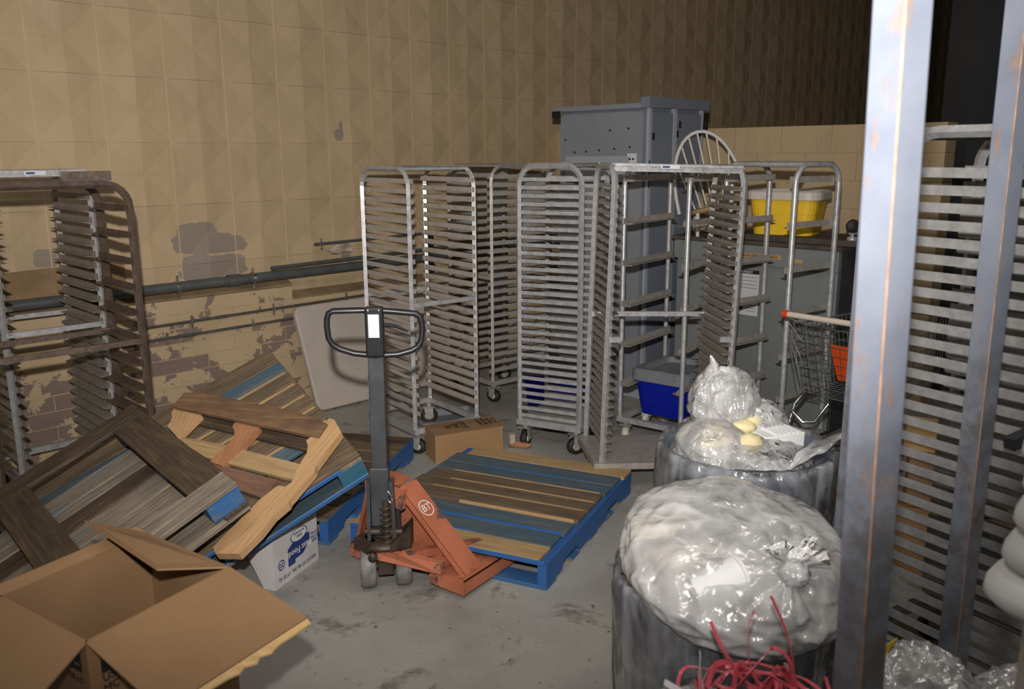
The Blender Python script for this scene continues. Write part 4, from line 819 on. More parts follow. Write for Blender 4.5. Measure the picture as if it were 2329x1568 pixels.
for b, z in ((.80, 1.955), (.70, 1.86), (.585, 1.865), (.455, 1.875), (.31, 1.885), (.165, 1.895), (.355, 2.02), (.18, 2.03)): inst('screw_hole', dotm, cab, CF(-.001, b, z)-cc, (0, 0, WA))
MB().hexa([CF(-.012,.16,1.64), CF(0,.16,1.64), CF(0,.79,1.64), CF(-.012,.79,1.64), CF(-.012,.16,1.83), CF(0,.16,1.83), CF(0,.79,1.83), CF(-.012,.79,1.83)]).build('cover_strip', M['cab_light'], cab)
MB().hexa([CF(-.008,.16,1.628), CF(0,.16,1.628), CF(0,.79,1.628), CF(-.008,.79,1.628), CF(-.008,.16,1.636), CF(0,.16,1.636), CF(0,.79,1.636), CF(-.008,.79,1.636)]).build('strip_gap', M['dark_hole'], cab)
MB().hexa([CF(-.010,.10,1.65), CF(0,.10,1.65), CF(0,.18,1.65), CF(-.010,.18,1.65), CF(-.010,.10,1.85), CF(0,.10,1.85), CF(0,.18,1.85), CF(-.010,.18,1.85)]).build('socket_plate', M['sticker'], cab)
for b, z in ((.125, 1.81), (.155, 1.81), (.125, 1.74), (.155, 1.74)): inst('socket_hole', dotm, cab, CF(-.012, b, z)-cc, (0, 0, WA))
for a, z in ((.055, 1.97), (.355, 1.99), (.66, 2.0), (.385, 2.06)): MB().box(CF(a, -.004, z), (.016, .012, .05), (0, 0, WA)).build('latch', M['dark_hole'], cab)
MB().box(CF(.012, -.002, 1.70), (.01, .01, .20), (0, 0, WA)).build('handle_slot', M['dark_hole'], cab)
# machine
u0 = Vector((1.872, 5.69, 0)); UX, UY = LD.copy(), LT.copy(); UF = lambda a, b, z: u0+UX*a+UY*b+ZZ*z
def ubox(name, a0, a1, b0, b1, z0, z1, mat, root, bev=0): return MB().hexa([UF(a0,b0,z0), UF(a1,b0,z0), UF(a1,b1,z0), UF(a0,b1,z0), UF(a0,b0,z1), UF(a1,b0,z1), UF(a1,b1,z1), UF(a0,b1,z1)]).build(name, M[mat], root, bevel=bev)
un = thing('grey_machine', 'low grey steel machine cabinet behind the round-tube racks', 'machine', u0)
ubox('machine_body', -.92, .30, 0, .62, .04, 1.10, 'unit', un); ubox('upper_hood', -.93, .31, -.03, .62, 1.105, 1.235, 'unit', un); ubox('top_plate', -.95, .33, -.04, .64, 1.24, 1.265, 'slab', un); ubox('side_panel', .302, .32, .0, .62, .04, 1.23, 'dark_steel', un)
ubox('plinth', -.9, .28, .03, .58, 0, .05, 'dark_steel', un)
ubox('label_strip', -.45, -.08, -.034, -.031, 1.150, 1.182, 'card_edge', un); text('strip_letters', 'A CARGA CON LA PALANCA', .024, M['ink_black'], un, UF(-.265, -.036, 1.166), UX, ZZ)
ubox('label_strip', -.03, .07, -.034, -.031, 1.140, 1.166, 'card_edge', un)
ubox('sign_plate', -.44, -.25, -.004, -.001, .86, 1.06, 'sticker', un); ubox('sign_band', -.44, -.25, -.006, -.004, 1.035, 1.06, 'ink_black', un); text('sign_letters', 'MUNDET', .024, M['ink_white'], un, UF(-.345, -.008, 1.047), UX, ZZ)
for k in range(4): ubox('sign_line', -.425, -.265, -.0055, -.004, 1.01-.025*k, 1.013-.025*k, 'ink_grey', un)
ubox('sign_plate', -.43, -.25, -.004, -.001, .745, .850, 'sticker', un)
bolt = [(-.385, .83), (-.375, .80), (-.368, .803), (-.375, .765), (-.392, .80), (-.383, .797)]
MB().prism([UF(a+.0, -.006, z) for a, z in bolt], UY*.002).build('bolt_symbol', M['ink_black'], un)
for k in range(3): ubox('sign_line', -.335, -.265, -.0055, -.004, .815-.02*k, .818-.02*k, 'ink_grey', un)
# upside-down dolly with casters on the machine
dz = 1.267; dl = thing('dolly', 'dark wooden dolly upside down on the grey machine, casters in the air', 'dolly', UF(0, .3, dz))
ubox('dolly_board', -.53, .52, .02, .50, dz, dz+.035, 'slab', dl)
for a, b in ((-.475, .10), (.345, .06), (.43, .16)):
    c_ = UF(a, b, dz+.035); q = MB().lathe([(.0, 0), (.035, 0), (.03, .02), (.012, .028), (.012, .05), (0, .05)], c_, 16).bar(c_+Vector((-.02, 0, .04)), c_+Vector((-.012, 0, .09)), .02, .004).bar(c_+Vector((.02, 0, .04)), c_+Vector((.012, 0, .09)), .02, .004)
    cs_ = q.build('caster', M['alu'], dl); MB().lathe([(0, -.014), (.04, -.014), (.045, 0), (.04, .014), (0, .014)], c_+ZZ*.09, 22, 'Y').build('wheel', M['rubber'], cs_)
# lidded tubs
def tub(name, label, cat, c, yaw, w_, d_, h_, taper, mat, rimm, rim=.03, lid=False, r_=.05, tilt=(0, 0), group=None):
    root = thing(name, label, cat, c, (tilt[0], tilt[1], yaw), group)
    def ringp(w2, d2, z, r2): return [(x-w2/2, y-d2/2, z) for x, y in rrect(w2, d2, r2, 4)]
    q = MB(); n = len(ringp(1, 1, 0, .1)); levels = [(w_*taper, d_*taper, 0, r_*.8), (w_*(taper*.45+.55), d_*(taper*.45+.55), h_*.55, r_), (w_*(taper*.40+.60), d_*(taper*.40+.60), h_*.56, r_), (w_, d_, h_, r_)]
    if not lid: levels += [(w_-.012, d_-.012, h_, r_), (w_*taper-.012, d_*taper-.012, .008, r_*.8)]
    vs = []; fs = []
    for l in levels: vs += ringp(*l)
    for i in range(len(levels)-1):
        for k in range(n): fs.append((i*n+k, i*n+(k+1) % n, (i+1)*n+(k+1) % n, (i+1)*n+k))
    fs.append(tuple(reversed(range(n)))); fs.append(tuple(range((len(levels)-1)*n, len(levels)*n))); q.add(vs, fs); q.build('tub_body', M[mat], root, True)
    rg_ = MB(); vs = ringp(w_+.05, d_+.05, h_-rim*.3, r_+.02)+ringp(w_+.05, d_+.05, h_+rim*.7, r_+.02)+ringp(w_+.01, d_+.01, h_+rim, r_); k_ = n; fs = []
    if lid:
        vs += ringp(w_-.06, d_-.06, h_+rim, r_)+ringp(w_-.09, d_-.09, h_+rim*.4, r_); L_v = 5; fs.append(tuple(range(4*n, 5*n)))
    else: vs += ringp(w_-.012, d_-.012, h_+rim*.8, r_)+ringp(w_-.012, d_-.012, h_-rim*.3, r_); L_v = 5
    for i in range(L_v-1):
        for k in range(n): fs.append((i*n+k, i*n+(k+1) % n, (i+1)*n+(k+1) % n, (i+1)*n+k))
    if not lid:
        for k in range(n): fs.append((4*n+k, 4*n+(k+1) % n, (k+1) % n, k))
    else: fs.append(tuple(reversed(range(n))))
    rg_.add(vs, fs); rg_.build('lid' if lid else 'rim', M[rimm], root, True, bevel=.004)
    return root
yt = tub('plastic_tub', 'yellow plastic tub with cream rim on the upturned dolly', 'tub', UF(-.20, .25, dz+.037), math.atan2(LD.y, LD.x)+R(12), .46, .36, .25, .86, 'yellow', 'rim_white', .05, r_=.07)
b1_ = tub('plastic_tub', 'blue lidded tub behind the narrow centre rack', 'tub', (.335, 5.97, .10), R(-24), .46, .34, .25, .86, 'tub_blue', 'lid_grey', .05, True, group='blue lidded tubs')
b2_ = tub('plastic_tub', 'blue lidded tub on white wheels inside the widely spaced rack', 'tub', (1.085, 5.565, .17), R(-38), .37, .46, .25, .84, 'tub_blue', 'lid_grey', .06, True, group='blue lidded tubs')
for rt_, hz_ in ((b1_, .10), (b2_, .10)):
    for x, y in ((-.14, -.12), (.14, -.12), (-.14, .12), (.14, .12)):
        wo = MB().lathe([(0, -.014), (hz_*.40, -.014), (hz_*.45, 0), (hz_*.40, .014), (0, .014)], (x, y, -hz_*.55), 20, 'X').box((x, y, -.02), (.05, .05, .04)).build('tub_wheel', M['white_wheel'], rt_, True)
# windsor chair standing on a storage box behind the machine
ch = thing('chair', 'white bow-back wooden chair perched above the racks in front of the yellow wall', 'chair', (1.525, 6.36, 1.285), (R(-4), R(-14), R(-8)))
CHZ = -.26
MB().lathe([(0, .42+CHZ), (.17, .42+CHZ), (.205, .435+CHZ), (.205, .452+CHZ), (.17, .46+CHZ), (0, .455+CHZ)], seg=28).build('seat', M['wood_tan'], ch, True)
bow = [(.25*math.cos(R(a)),   .13, .45+CHZ+.56*max(0, math.sin(R(a)))**.8) for a in range(0, 181, 9)]
MB().tube(bow, .014, 10).build('bow', M['white_paint'], ch, True)
for k in range(7):
    x = -.15+.05*k; top_ = .45+CHZ+.56*max(0, math.sin(math.acos(max(-1, min(1, x*1.3/.25)))))**.8
    MB().tube([(x*.85, .12, .44+CHZ), (x*1.3, .13, top_)], .0075, 8).build('spindle', M['white_paint'], ch, True)
for sx in (-1, 1):
    for sy in (-1, 1): MB().tube([(sx*.13, sy*.13, .17), (sx*.15, sy*.15, .09), (sx*.17, sy*.17, .0)], [.013, .018, .012], 10).build('leg', M['white_paint'], ch, True)
    MB().tube([(sx*.155, -.15, .07), (sx*.155, .15, .07)], .009, 8).build('stretcher', M['white_paint'], ch, True)
MB().tube([(-.155, 0, .07), (.155, 0, .07)], .009, 8).build('stretcher', M['white_paint'], ch, True)
# grey plastic tray and bits on the floor below rack A
pt = tub('plastic_tray', 'flat dark grey plastic tray on the floor under the open rack', 'tray', (-.46, 5.86, .0), R(20), .42, .30, .045, .94, 'lid_grey', 'lid_grey', .012, r_=.03)
sh = thing('shoe', 'small worn pink and brown cowboy boot lying beside the carton', 'shoe', (.02, 5.30, 0), (0, 0, R(-20)))
MB().tube([(-.035, 0, .02), (0, 0, .022), (.05, 0, .020), (.085, 0, .022), (.11, 0, .034)], [.018, .024, .022, .016, .004], 12).build('boot_foot', M['wood_orange'], sh, True)
MB().tube([(-.02, 0, .03), (-.022, 0, .06), (-.025, 0, .09)], [.022, .022, .026], 12).build('boot_shaft', M['rag'], sh, True); MB().box((-.03, 0, .006), (.025, .03, .012)).build('boot_heel', M['wood_dark'], sh, True)

# ------------------------------------------------------------------ shopping cart behind the posts
cx_ = Vector((.64, -.77, 0)).normalized(); cy_ = Vector((.77, .64, 0)); c0 = Vector((1.475, 4.58, 0)); CW = lambda a, b, z: c0+cx_*a+cy_*b+ZZ*z
ct = thing('shopping_cart', 'wire shopping cart with cream handle and orange panel beside the rightmost rack', 'cart', CW(.27, .3, 0))
MB().tube([CW(0, 0, 1.0), CW(.56, 0, 1.0)], .016, 12).build('handle', M['handle_cream'], ct)
for a in (0, .56): MB().tube([CW(a-.012, 0, 1.0), CW(a+.018, 0, 1.0)], .021, 12).build('handle_cap', M['orange_plastic'], ct)
wc = MB()
def bk(a, b, z):  # basket coordinates a across 0..1, b along 0..1, z 0..1: tapering basket
    wd = .26-.05*b-.03*(1-z); return CW(.28+(a-.5)*2*wd, .06+.10*(1-z)+b*(.80-.1*(1-z)), .54+.40*z-.0*b+(.03*b*(1-z)))
nA, nB, nZ = 10, 20, 8
for i in range(nZ+1):
    z = i/nZ; wc.tube([bk(0,0,z), bk(1,0,z), bk(1,1,z), bk(0,1,z)], .0022 if 0 < i < nZ else .0045, 5, closed=True)
for i in range(nA+1):
    a = i/nA; wc.tube([bk(a,0,1), bk(a,0,0), bk(a,1,0), bk(a,1,1)], .0022, 5)
for i in range(nB+1):
    b = i/nB; wc.tube([bk(0,b,1), bk(0,b,0), bk(1,b,0), bk(1,b,1)], .0022, 5)
o = wc.build('wire_basket', M['wire'], ct); o['kind'] = 'stuff'
ws = MB()
for k in range(5): ws.tube([CW(.03+.0*k, -.005+.03*k*0, .98-.09*k*.3), CW(.03+.07, .02, .96-.1*k), CW(.14, .03, .95-.09*k)], .003, 5)
ws.tube([CW(.05, 0, .99), CW(.07, .03, .72), CW(.14, .04, .72)], .004, 6).tube([CW(.12, 0, .99), CW(.13, .05, .72)], .004, 6).build('child_seat_wires', M['wire'], ct)
MB().prism([bk(.36, .03, .78), bk(.98, .03, .78), bk(.98, .03, .30), bk(.42, .03, .28)], cy_*.004).build('orange_panel', M['orange_plastic'], ct)
for a in (.06, .50):
    MB().tube([CW(a, .16, .56), CW(a, .05, .50), CW(a, -.0, .38), CW(a, -.06, .14), CW(a, .05, .12), CW(a, .75, .16)], .012, 10).build('frame_tube', M['chrome'], ct)
MB().tube([CW(.06, .02, .47), CW(.14, .01, .42), CW(.18, .06, .42), CW(.22, .12, .52)], .010, 8).build('frame_loop', M['chrome'], ct)
lw_ = MB()
for k in range(9): lw_.tube([CW(.06+.055*k, .02, .22), CW(.06+.055*k, .7, .24)], .003, 5)
for k in range(9): lw_.tube([CW(.06, .05+.08*k, .22), CW(.50, .05+.08*k, .22)], .003, 5)
lw_.build('lower_shelf', M['wire'], ct)
for a, b in ((.06, .0), (.50, .0), (.1, .72), (.46, .72)):
    MB().lathe([(0, -.012), (.055, -.012), (.06, 0), (.055, .012), (0, .012)], CW(a, b, .06), 20, 'X').build('cart_wheel', M['rubber'], ct); MB().tube([CW(a, b, .06), CW(a, b, .15)], .009, 8).build('wheel_fork', M['chrome'], ct)

# ------------------------------------------------------------------ bins and bags
def lathe_disp(c, prof, seg, amp, sc, seed, fold=0, nf=24, top=None):
    vs = []; fs = []; c = Vector(c)
    for j, (r_, h) in enumerate(prof):
        for k in range(seg):
            a = 2*math.pi*k/seg; d = Vector((math.cos(a), math.sin(a), 0)); p = d*r_+ZZ*h
            n_ = noise.noise(p*sc+Vector((seed, seed*2, 0)))+.5*noise.noise(p*sc*2.3+Vector((0, seed, 5)))
            f_ = fold*(abs(noise.noise(Vector((math.cos(a)*nf*.3, math.sin(a)*nf*.3, h*1.6+seed))))-.25)
            q = p+d*(n_*amp+f_)+ZZ*(n_*amp*.6 if top else 0); vs.append(c+q)
    n = len(prof)
    for j in range(n-1):
        for k in range(seg): fs.append((j*seg+k, j*seg+(k+1) % seg, (j+1)*seg+(k+1) % seg, (j+1)*seg+k))
    return MB().add(vs, fs, True)
def blob(c, size, amp, sc, seed, rot=(0, 0, 0), seg=40, rings=24, ridge=True):
    vs = []; q = Euler(rot).to_matrix(); c = Vector(c); fs = []
    for j in range(rings+1):
        t_ = math.pi*j/rings
        for k in range(seg):
            a = 2*math.pi*k/seg; d = Vector((math.sin(t_)*math.cos(a), math.sin(t_)*math.sin(a), math.cos(t_)))
            n_ = (1-2*abs(noise.noise(d*sc+Vector((seed, 0, seed))))) if ridge else noise.noise(d*sc+Vector((seed, 0, seed)))
            n_ += .4*noise.noise(d*sc*2.7+Vector((0, seed, 0)))
            p = Vector((d.x*size[0], d.y*size[1], d.z*size[2]))*(1+amp*n_); vs.append(c+q @ p)
    for j in range(rings):
        for k in range(seg): fs.append((j*seg+k, j*seg+(k+1) % seg, (j+1)*seg+(k+1) % seg, (j+1)*seg+k))
    return MB().add(vs, fs, True)
def bin_(label, c, h=.79, r_=.305, group='grey round bins'):
    root = thing('trash_bin', label, 'bin', c, (0, 0, 0), group)
    MB().lathe([(0, .0), (r_*.80, .0), (r_*.82, .02), (r_*.97, h-.07), (r_*.975, h-.05), (r_, h-.045), (r_+.008, h-.02), (r_+.006, h), (r_-.006, h+.002), (r_-.02, h-.02), (r_*.79, .03), (0, .03)], c, 56).build('bin_body', M['bin'], root)
    for s_ in (): MB().tube([Vector(c)+Vector((s_*(r_-.0), -.06, h-.10)), Vector(c)+Vector((s_*(r_+.05), -.05, h-.11)), Vector(c)+Vector((s_*(r_+.05), .05, h-.11)), Vector(c)+Vector((s_*r_, .06, h-.10))], .012, 8).build('bin_handle', M['bin'], root)
    return root
k1 = Vector((.857, 3.02, 0)); k2 = Vector((.60, 2.30, 0))
bin_('grey round bin behind, filled with packing foam and clear film', k1); bin_('grey round bin in front, topped by a knotted clear bag', k2, .665, .30)
# liner of bin 1: inside the rim, over the rim and down the outside
prof = [(.02, .60), (.20, .62), (.285, .70), (.297, .79), (.303, .812), (.318, .806), (.322, .77), (.325, .68), (.322, .58), (.318, .47), (.312, .38)]
lin = lathe_disp(k1, prof, 120, .006, 9, 3, .022, 26).build('bin_liner', M['film_skirt']); tag(lin, 'clear plastic liner folded over the rim of the rear bin', 'bag')
mound = blob(k1+Vector((-.02, .0, .735)), (.255, .25, .12), .06, 4.5, 4, seg=64, rings=36).build('plastic_film', M['film_crumple']); tag(mound, 'crumpled clear film heaped inside the rear bin', 'plastic film')
pk_ = blob(k1+Vector((-.06, .10, .93)), (.125, .10, .13), .13, 3.0, 9, (0, R(-12), 0), 56, 34).build('plastic_film', M['film_crumple']); tag(pk_, 'upright crumple of clear film, highest point of the rear bin', 'plastic film')
pk_ = MB().tube([k1+Vector((-.10, .10, 1.0)), k1+Vector((-.115, .09, 1.06)), k1+Vector((-.11, .08, 1.09)), k1+Vector((-.125, .08, 1.12))], [.05, .03, .016, .004], 10).build('bag_tip', M['film_crumple'], pk_)
pk2 = blob(k1+Vector((.06, .10, .86)), (.12, .09, .085), .10, 3.4, 12, (0, R(10), 0), 48, 28).build('plastic_film', M['film_crumple']); tag(pk2, 'rounded lump of clear film right of the tall crumple', 'plastic film')
po = blob(k1+Vector((-.13, -.02, .815)), (.13, .14, .085), .06, 2.5, 15, seg=48, rings=28).build('plastic_film', M['film']); tag(po, 'smooth clear pouch around the cream paper sack in the rear bin', 'plastic film')
w1 = MB().hexa([k1+Vector(p) for p in ((-.20, -.10, .80), (-.06, -.12, .81), (-.05, .04, .84), (-.17, .05, .84), (-.18, -.09, .865), (-.07, -.105, .87), (-.06, .03, .89), (-.15, .04, .89))]).build('paper_sack', M['cream'], bevel=.015); tag(w1, 'folded cream paper sack in the rear bin at left', 'paper')
for i, (p, s_, lb) in enumerate((((-.01, .0, .87), (.04, .03, .022), 'torn yellowish foam lump upper middle of the rear bin'), ((.03, .03, .885), (.035, .025, .018), 'pale curl of foam beside the tall film crumple'), ((-.015, -.10, .845), (.038, .026, .026), 'crumpled pale foam piece at the front middle of the rear bin'))):
    o = blob(k1+Vector(p), s_, .3, 2.5, 20+i, seg=20, rings=12).build('foam_scrap', M['cream']); tag(o, lb, 'foam')
ft = thing('foam_box', 'white ribbed foam box on the right of the rear bin', 'foam', k1+Vector((.13, .0, .85))); fa, fb = Vector((.90, .30, .02)).normalized(), Vector((-.42, .85, .05)).normalized()
fo = k1+Vector((.045, -.085, .855)); fn = fa.cross(fb).normalized()
FP = lambda a, b, c: fo+fa*a+fb*b+fn*c
MB().hexa([FP(0,0,-.07), FP(.17,0,-.07), FP(.17,.16,-.07), FP(0,.16,-.07), FP(0,0,0), FP(.17,0,0), FP(.17,.16,0), FP(0,.16,0)]).build('foam_shell', M['foam'], ft, bevel=.005)
for k in range(6): MB().hexa([FP(.05+.018*k,.0,0), FP(.057+.018*k,.0,0), FP(.057+.018*k,.16,0), FP(.05+.018*k,.16,0), FP(.05+.018*k,.0,.007), FP(.057+.018*k,.0,.007), FP(.057+.018*k,.16,.007), FP(.05+.018*k,.16,.007)]).build('foam_rib', M['foam'], ft)
# pointed corner of film sticking out to the right
vs = []; fs = []; nu, nv = 20, 8
A0, A1, TT = k1+Vector((.05, -.29, .80)), k1+Vector((.32, .02, .80)), k1+Vector((.375, -.12, .90))
for i in range(nu+1):
    for j in range(nv+1):
        u_, v_ = i/nu, j/nv; p = (A0.lerp(A1, v_)).lerp(TT, u_); p = p+ZZ*(.022*noise.noise(Vector((u_*5, v_*6, 2)))+.05*math.sin(math.pi*v_)*(1-u_)); vs.append(p)
for i in range(nu):
    for j in range(nv): a = i*(nv+1)+j; fs.append((a, a+1, a+nv+2, a+nv+1))
o = MB().add(vs, fs, True).build('bag_corner', M['film'], lin)
# knotted bag on the front bin
cb_ = k2; kn = Vector((.12, -.245, .765))
prof2 = [(.285, .67), (.300, .678), (.309, .665), (.312, .64), (.311, .60), (.306, .48), (.300, .36), (.296, .26)]
l2 = lathe_disp(k2, prof2, 150, .005, 8, 17, .024, 24).build('bin_liner', M['film_skirt']); tag(l2, 'clear plastic liner hanging down the outside of the front bin', 'bag')
vs = []; fs = []; seg, rings = 180, 80; tq = Euler((R(15), R(4), 0)).to_matrix()
for j in range(rings+1):
    t_ = math.pi*j/rings
    for k in range(seg):
        a = 2*math.pi*k/seg; d = Vector((math.sin(t_)*math.cos(a), math.sin(t_)*math.sin(a), math.cos(t_)))
        n_ = noise.noise(d*2.2+Vector((3, 1, 7))); n2_ = 1-2.2*abs(noise.noise(d*4.5+Vector((9, 2, 1)))); n3_ = noise.noise(d*14+Vector((1, 8, 1)))
        p = Vector((d.x*.325, d.y*.335, d.z*.135))*(1+.07*n_+.03*n2_+.008*n3_); p = tq @ p+Vector((.03, -.045, .725))
        dk_ = (p-kn).length; w_ = math.exp(-(dk_/.11)**2); ang = math.atan2(p.y-kn.y+.001, p.x-kn.x)
        if p.z > .6: p = p+(kn-p)*w_*.30+ZZ*math.exp(-(dk_/.2)**2)*.008*math.sin(ang*13+3*n_)
        vs.append(cb_+p)
for j in range(rings):
    for k in range(seg): fs.append((j*seg+k, j*seg+(k+1) % seg, (j+1)*seg+(k+1) % seg, (j+1)*seg+k))
bg = MB().add(vs, fs, True).build('clear_bag', M['film']); tag(bg, 'bulging clear plastic rubbish bag knotted over the front bin', 'bag')
kt = cb_+kn
kb = blob(kt+Vector((.0, -.02, .03)), (.034, .034, .030), .25, 3, 31, seg=28, rings=16).build('knot', M['film_white'], bg)
tl = MB(); nk, nh = 40, 10; vs = []; fs = []
for i in range(nh+1):
    u_ = i/nh; r_ = .016+.055*u_**1.4
    for k in range(nk):
        a = 2*math.pi*k/nk; rr_ = r_*(1+.35*u_*math.sin(a*7+1)+.18*u_*math.sin(a*11)); vs.append(kt+Vector((.02, .0, .0))*u_+Vector((math.cos(a)*rr_, math.sin(a)*rr_*.8, .035+.05*u_-.012*u_*math.sin(a*5))))
for i in range(nh):
    for k in range(nk): fs.append((i*nk+k, i*nk+(k+1) % nk, (i+1)*nk+(k+1) % nk, (i+1)*nk+k))
tl.add(vs, fs, True).build('knot_tail', M['film_white'], bg)
cup = thing('foam_cup', 'white foam cup showing through the front bag', 'cup', cb_+Vector((-.03, -.11, .84)))
ca = Vector((.9, .25, .10)).normalized(); cu = MB(); pts_ = [cb_+Vector((-.135, -.245, .725)), cb_+Vector((-.13, -.244, .726)), cb_+Vector((-.01, -.215, .752))]
MB().tube(pts_, [.045, .048, .062], 30).build('cup_wall', M['foam'], cup); MB().tube([pts_[2]-ca*.006, pts_[2]+ca*.004], .066, 30).build('cup_lip', M['foam'], cup)
wt = blob(cb_+Vector((-.16, .06, .77)), (.09, .09, .045), .15, 3, 41, seg=28, rings=18).build('paper_waste', M['cream']); tag(wt, 'pale greenish waste behind the film at the left of the front bag', 'waste')
wt = blob(cb_+Vector((-.12, -.08, .75)), (.09, .08, .05), .2, 3, 43, seg=28, rings=18).build('paper_waste', M['rag']); tag(wt, 'tan crumpled napkin inside the front bag left of the cup', 'waste')
bn = blob(cb_+Vector((0, .0, .65)), (.26, .26, .10), .08, 4, 47, seg=48, rings=24).build('waste_fill', M['pale_fill']); tag(bn, 'mixed pale waste filling the front bin under the film', 'waste'); bn['kind'] = 'stuff'
# third bin at the very bottom edge with tangled twine
k3 = Vector((.43, 1.70, 0)); bin_('grey bin cut off by the bottom edge, under the red twine', k3, .56, .185)
f3 = blob(k3+Vector((.0, .0, .56)), (.17, .17, .06), .12, 5, 51, seg=64, rings=30).build('plastic_film', M['film_crumple']); tag(f3, 'crumpled clear film under the tangle of red twine', 'plastic film')
rn = random.Random(12)
def ribbon(name, pts, w_, mat, parent):
    # flat twisting band through control points (Catmull-Rom)
    P = [Vector(p) for p in pts]; P = [P[0]*2-P[1]]+P+[P[-1]*2-P[-2]]; path = []
    for i in range(1, len(P)-2):
        for k in range(8):
            t = k/8; path.append(.5*((2*P[i])+(P[i+1]-P[i-1])*t+(2*P[i-1]-5*P[i]+4*P[i+1]-P[i+2])*t*t+(3*P[i]-P[i-1]-3*P[i+1]+P[i+2])*t**3))
    path.append(P[-2]); q = MB(); vs = []; fs = []; tw = rn.uniform(0, 6)
    for i, p in enumerate(path):
        d = (path[min(i+1, len(path)-1)]-path[max(i-1, 0)]).normalized(); a = Vector((1, 0, .3)); a = (a-d*a.dot(d)).normalized(); b = d.cross(a); ph = tw+i*.05
        n_ = (a*math.cos(ph)+b*math.sin(ph)); e = n_*w_/2; m_ = d.cross(n_)*.0009; vs += [p-e-m_, p+e-m_, p+e+m_, p-e+m_]
    for i in range(len(path)-1):
        for k in range(4): fs.append((i*4+k, i*4+(k+1) % 4, (i+1)*4+(k+1) % 4, (i+1)*4+k))
    fs += [(0, 3, 2, 1), tuple(len(vs)-4+k for k in range(4))]
    return MB().add(vs, fs).build(name, M[mat], parent)
tg = thing('twine_tangle', 'tangle of shiny red plastic twine at the bottom edge over the front bin', 'twine', k3+Vector((-.05, .05, .62)))
tz = k3+Vector((.10, .0, .64))
ctrl = [
 [(-.12, -.03, -.01), (-.05, .0, .03), (-.03, .03, .085), (.0, .035, .085), (.02, .01, .02)], [(-.13, -.04, 0), (-.06, .0, .02), (.05, .02, .04), (.12, .0, .0)],
 [(.05, .0, .02), (.0, .02, .08), (-.005, .05, .16), (.012, .07, .20)], [(.02, .0, .02), (.06, .02, .09), (.09, .02, .05), (.10, .0, -.02)],
 [(.09, .0, .0), (.10, .03, .06), (.085, .06, .15), (.055, .09, .225)], [(-.02, .02, .06), (-.06, .05, .12), (-.085, .07, .175)],
 [(.06, .0, .03), (.12, -.01, .03), (.20, -.02, .0), (.24, -.03, -.02)], [(-.14, -.01, .05), (-.125, -.01, .03), (-.11, -.02, -.02)], [(-.15, .0, .05), (-.13, -.02, .01), (-.10, -.03, -.02)],
 [(-.03, .01, .05), (.02, .03, .10), (.05, .04, .125), (.085, .03, .10), (.10, .01, .03)], [(-.10, -.03, -.01), (-.02, -.02, .03), (.04, -.02, .03), (.10, -.03, -.01)], [(-.09, -.03, .01), (.0, -.02, .0), (.07, -.01, .045), (.04, .01, .075), (.01, .0, .03)]]
for k in range(16):
    a0 = rn.uniform(0, 6.28); r0 = rn.uniform(.05, .15); st_ = rn.uniform(.5, .95); ox = rn.uniform(-.04, .06); ctrl.append([(ox+r0*math.cos(a0+q*st_), .75*r0*math.sin(a0+q*st_), rn.uniform(.0, .07)) for q in range(6)])
for i, pts in enumerate(ctrl): ribbon('twine_strand', [tz+Vector(p) for p in pts], .008+.005*(i % 3 == 0), 'red_ribbon', tg)
tw2 = thing('twine_tangle', 'pale white strips of plastic twine lying through the red tangle', 'twine', k3+Vector((-.1, .0, .66)))
ribbon('twine_strand', [tz+Vector(p) for p in ((-.20, -.01, .075), (-.14, -.02, .04), (-.09, -.03, .01))], .016, 'white_ribbon', tw2); ribbon('twine_strand', [tz+Vector(p) for p in ((-.115, .03, .12), (-.112, .02, .05), (-.10, -.02, -.02))], .022, 'white_ribbon', tw2)
ribbon('twine_strand', [tz+Vector(p) for p in ((.085, .05, .08), (.10, .03, .02), (.14, -.01, -.02))], .016, 'white_ribbon', tw2); ribbon('twine_strand', [tz+Vector(p) for p in ((.23, .03, .09), (.19, .0, .04), (.14, -.02, -.01))], .024, 'white_ribbon', tw2)

# ------------------------------------------------------------------ rusty steel posts in the foreground
sr = thing('storage_rack', 'tall rusty blue-grey steel storage rack with square posts in the right foreground', 'rack', (.81, 1.52, 0))
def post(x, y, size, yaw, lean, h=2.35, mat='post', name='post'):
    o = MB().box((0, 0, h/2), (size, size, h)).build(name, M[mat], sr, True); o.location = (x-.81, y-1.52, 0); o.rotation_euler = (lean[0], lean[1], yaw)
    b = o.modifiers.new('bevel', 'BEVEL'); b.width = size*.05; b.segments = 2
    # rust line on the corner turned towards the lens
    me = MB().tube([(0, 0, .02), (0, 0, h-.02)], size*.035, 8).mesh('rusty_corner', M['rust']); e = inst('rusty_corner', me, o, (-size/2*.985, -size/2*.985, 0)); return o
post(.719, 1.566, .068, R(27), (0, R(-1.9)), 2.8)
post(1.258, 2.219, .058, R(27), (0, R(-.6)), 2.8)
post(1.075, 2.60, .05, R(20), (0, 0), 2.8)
MB().bar((.706, 1.566, .08), (1.23, 2.22, .08), .05, .05).build('tie_bar', M['post'], sr); MB().bar((.66, 1.566, 2.7), (1.235, 2.22, 2.7), .05, .05).build('tie_bar', M['post'], sr)
MB().bar((1.23, 2.22, .08), (1.075, 2.60, .08), .04, .04).build('tie_bar', M['post'], sr)

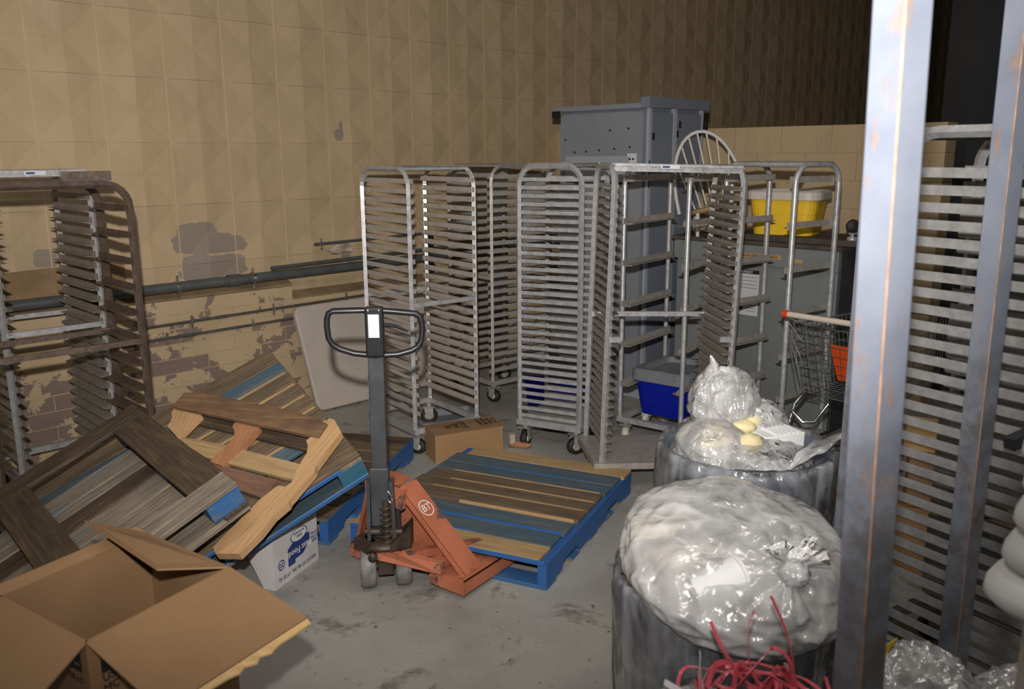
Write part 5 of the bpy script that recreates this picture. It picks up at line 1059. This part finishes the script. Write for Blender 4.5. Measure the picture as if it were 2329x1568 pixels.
# ------------------------------------------------------------------ things behind the right rack
def carton(label, c, yaw, w_, d_, h_, mat='card_dark', z=0, group=None):
    root = thing('cardboard_box', label, 'box', (c[0], c[1], z), (0, 0, yaw), group); MB().box((0, 0, h_/2), (w_, d_, h_)).build('carton_body', M[mat], root, True, bevel=.004)
    MB().box((0, 0, h_+.001), (w_*.12, d_, .002)).build('tape', M['card_edge'], root, True); MB().box((-w_*.25, 0, h_+.002), (w_*.49, d_*1.0, .004)).build('top_flap', M[mat], root, True); return root
carton('brown carton seen through the bright right rack, lowest of the stack', (1.98, 3.62), R(-30), .46, .34, .30); carton('brown carton on top of the lower one behind the right rack', (1.99, 3.66), R(-24), .40, .30, .24, 'card', .306)
carton('flat tan carton topmost behind the right rack', (2.0, 3.70), R(-28), .42, .30, .07, 'card_edge', .552)
carton('low brown carton on the floor between the rear bin and the posts', (1.44, 3.62), R(-15), .26, .22, .16, 'card')
bp_ = blob((1.00, 1.93, .50), (.15, .12, .13), .16, 4, 61, seg=56, rings=32).build('clear_bag', M['film_crumple']); tag(bp_, 'dark lumpy clear bag between the two rusty posts at the bottom', 'bag')
bp2 = blob((1.30, 1.90, .46), (.16, .13, .12), .14, 4, 63, seg=56, rings=32).build('clear_bag', M['film_crumple']); tag(bp2, 'clear bag low at the bottom edge right of the second post', 'bag')
gbx = thing('grey_crate', 'dark grey crate holding the clear bags at the bottom right', 'crate', (1.15, 2.0, 0)); MB().box((1.12, 1.90, .17), (.50, .28, .34), (0, 0, R(-8))).build('crate_body', M['bin'], gbx, bevel=.01); MB().box((1.12, 1.90, .345), (.52, .30, .02), (0, 0, R(-8))).build('crate_rim', M['bin'], gbx)
yl = MB().prism([(.885, 1.93, .62), (.955, 1.94, .665), (.955, 1.95, .64), (.915, 1.94, .60), (.905, 1.93, .545), (.875, 1.92, .545)], (0, .004, 0)).build('yellow_tag', M['yellow_label']); tag(yl, 'curved yellow printed label beside the dark clear bag', 'label')
# stack of white domed plastic pieces on a white pole, right edge
wp = thing('white_dome_stack', 'stack of white domed plastic covers cut off by the right edge', 'stack', (1.02, 1.5, 0))
for i, (z, r_) in enumerate(((1.00, .112), (1.075, .088), (1.15, .076), (1.22, .068), (1.285, .076))):
    MB().lathe([(0, .0), (r_*.55, -.002), (r_*.9, .004), (r_, .016), (r_*.97, .036), (r_*.84, .060), (r_*.6, .074), (0, .078)], (1.02, 1.5, z), 36).build('dome_cover', M['foam'], wp)
MB().lathe([(0, 0), (.045, 0), (.045, 1.0), (.05, 1.03), (0, 1.03)], (1.03, 1.5, 0), 28).build('pole', M['white_paint'], wp)
MB().bar((1.42, 2.35, 1.03), (1.95, 2.55, 1.16), .035, .035).build('diagonal_bar', M['dark_steel'])
bpy.data.objects['diagonal_bar'].parent = rR; bpy.data.objects['diagonal_bar'].matrix_parent_inverse = pmat(rR).inverted()

# lettering becomes ordinary meshes
dg = bpy.context.evaluated_depsgraph_get()
for o in [o for o in bpy.data.objects if o.type == 'FONT']:
    me = bpy.data.meshes.new_from_object(o.evaluated_get(dg)); q = bpy.data.objects.new(o.name, me); C.objects.link(q); q.parent = o.parent; q.matrix_local = o.matrix_local.copy()
    nm = o.name; bpy.data.objects.remove(o); q.name = nm
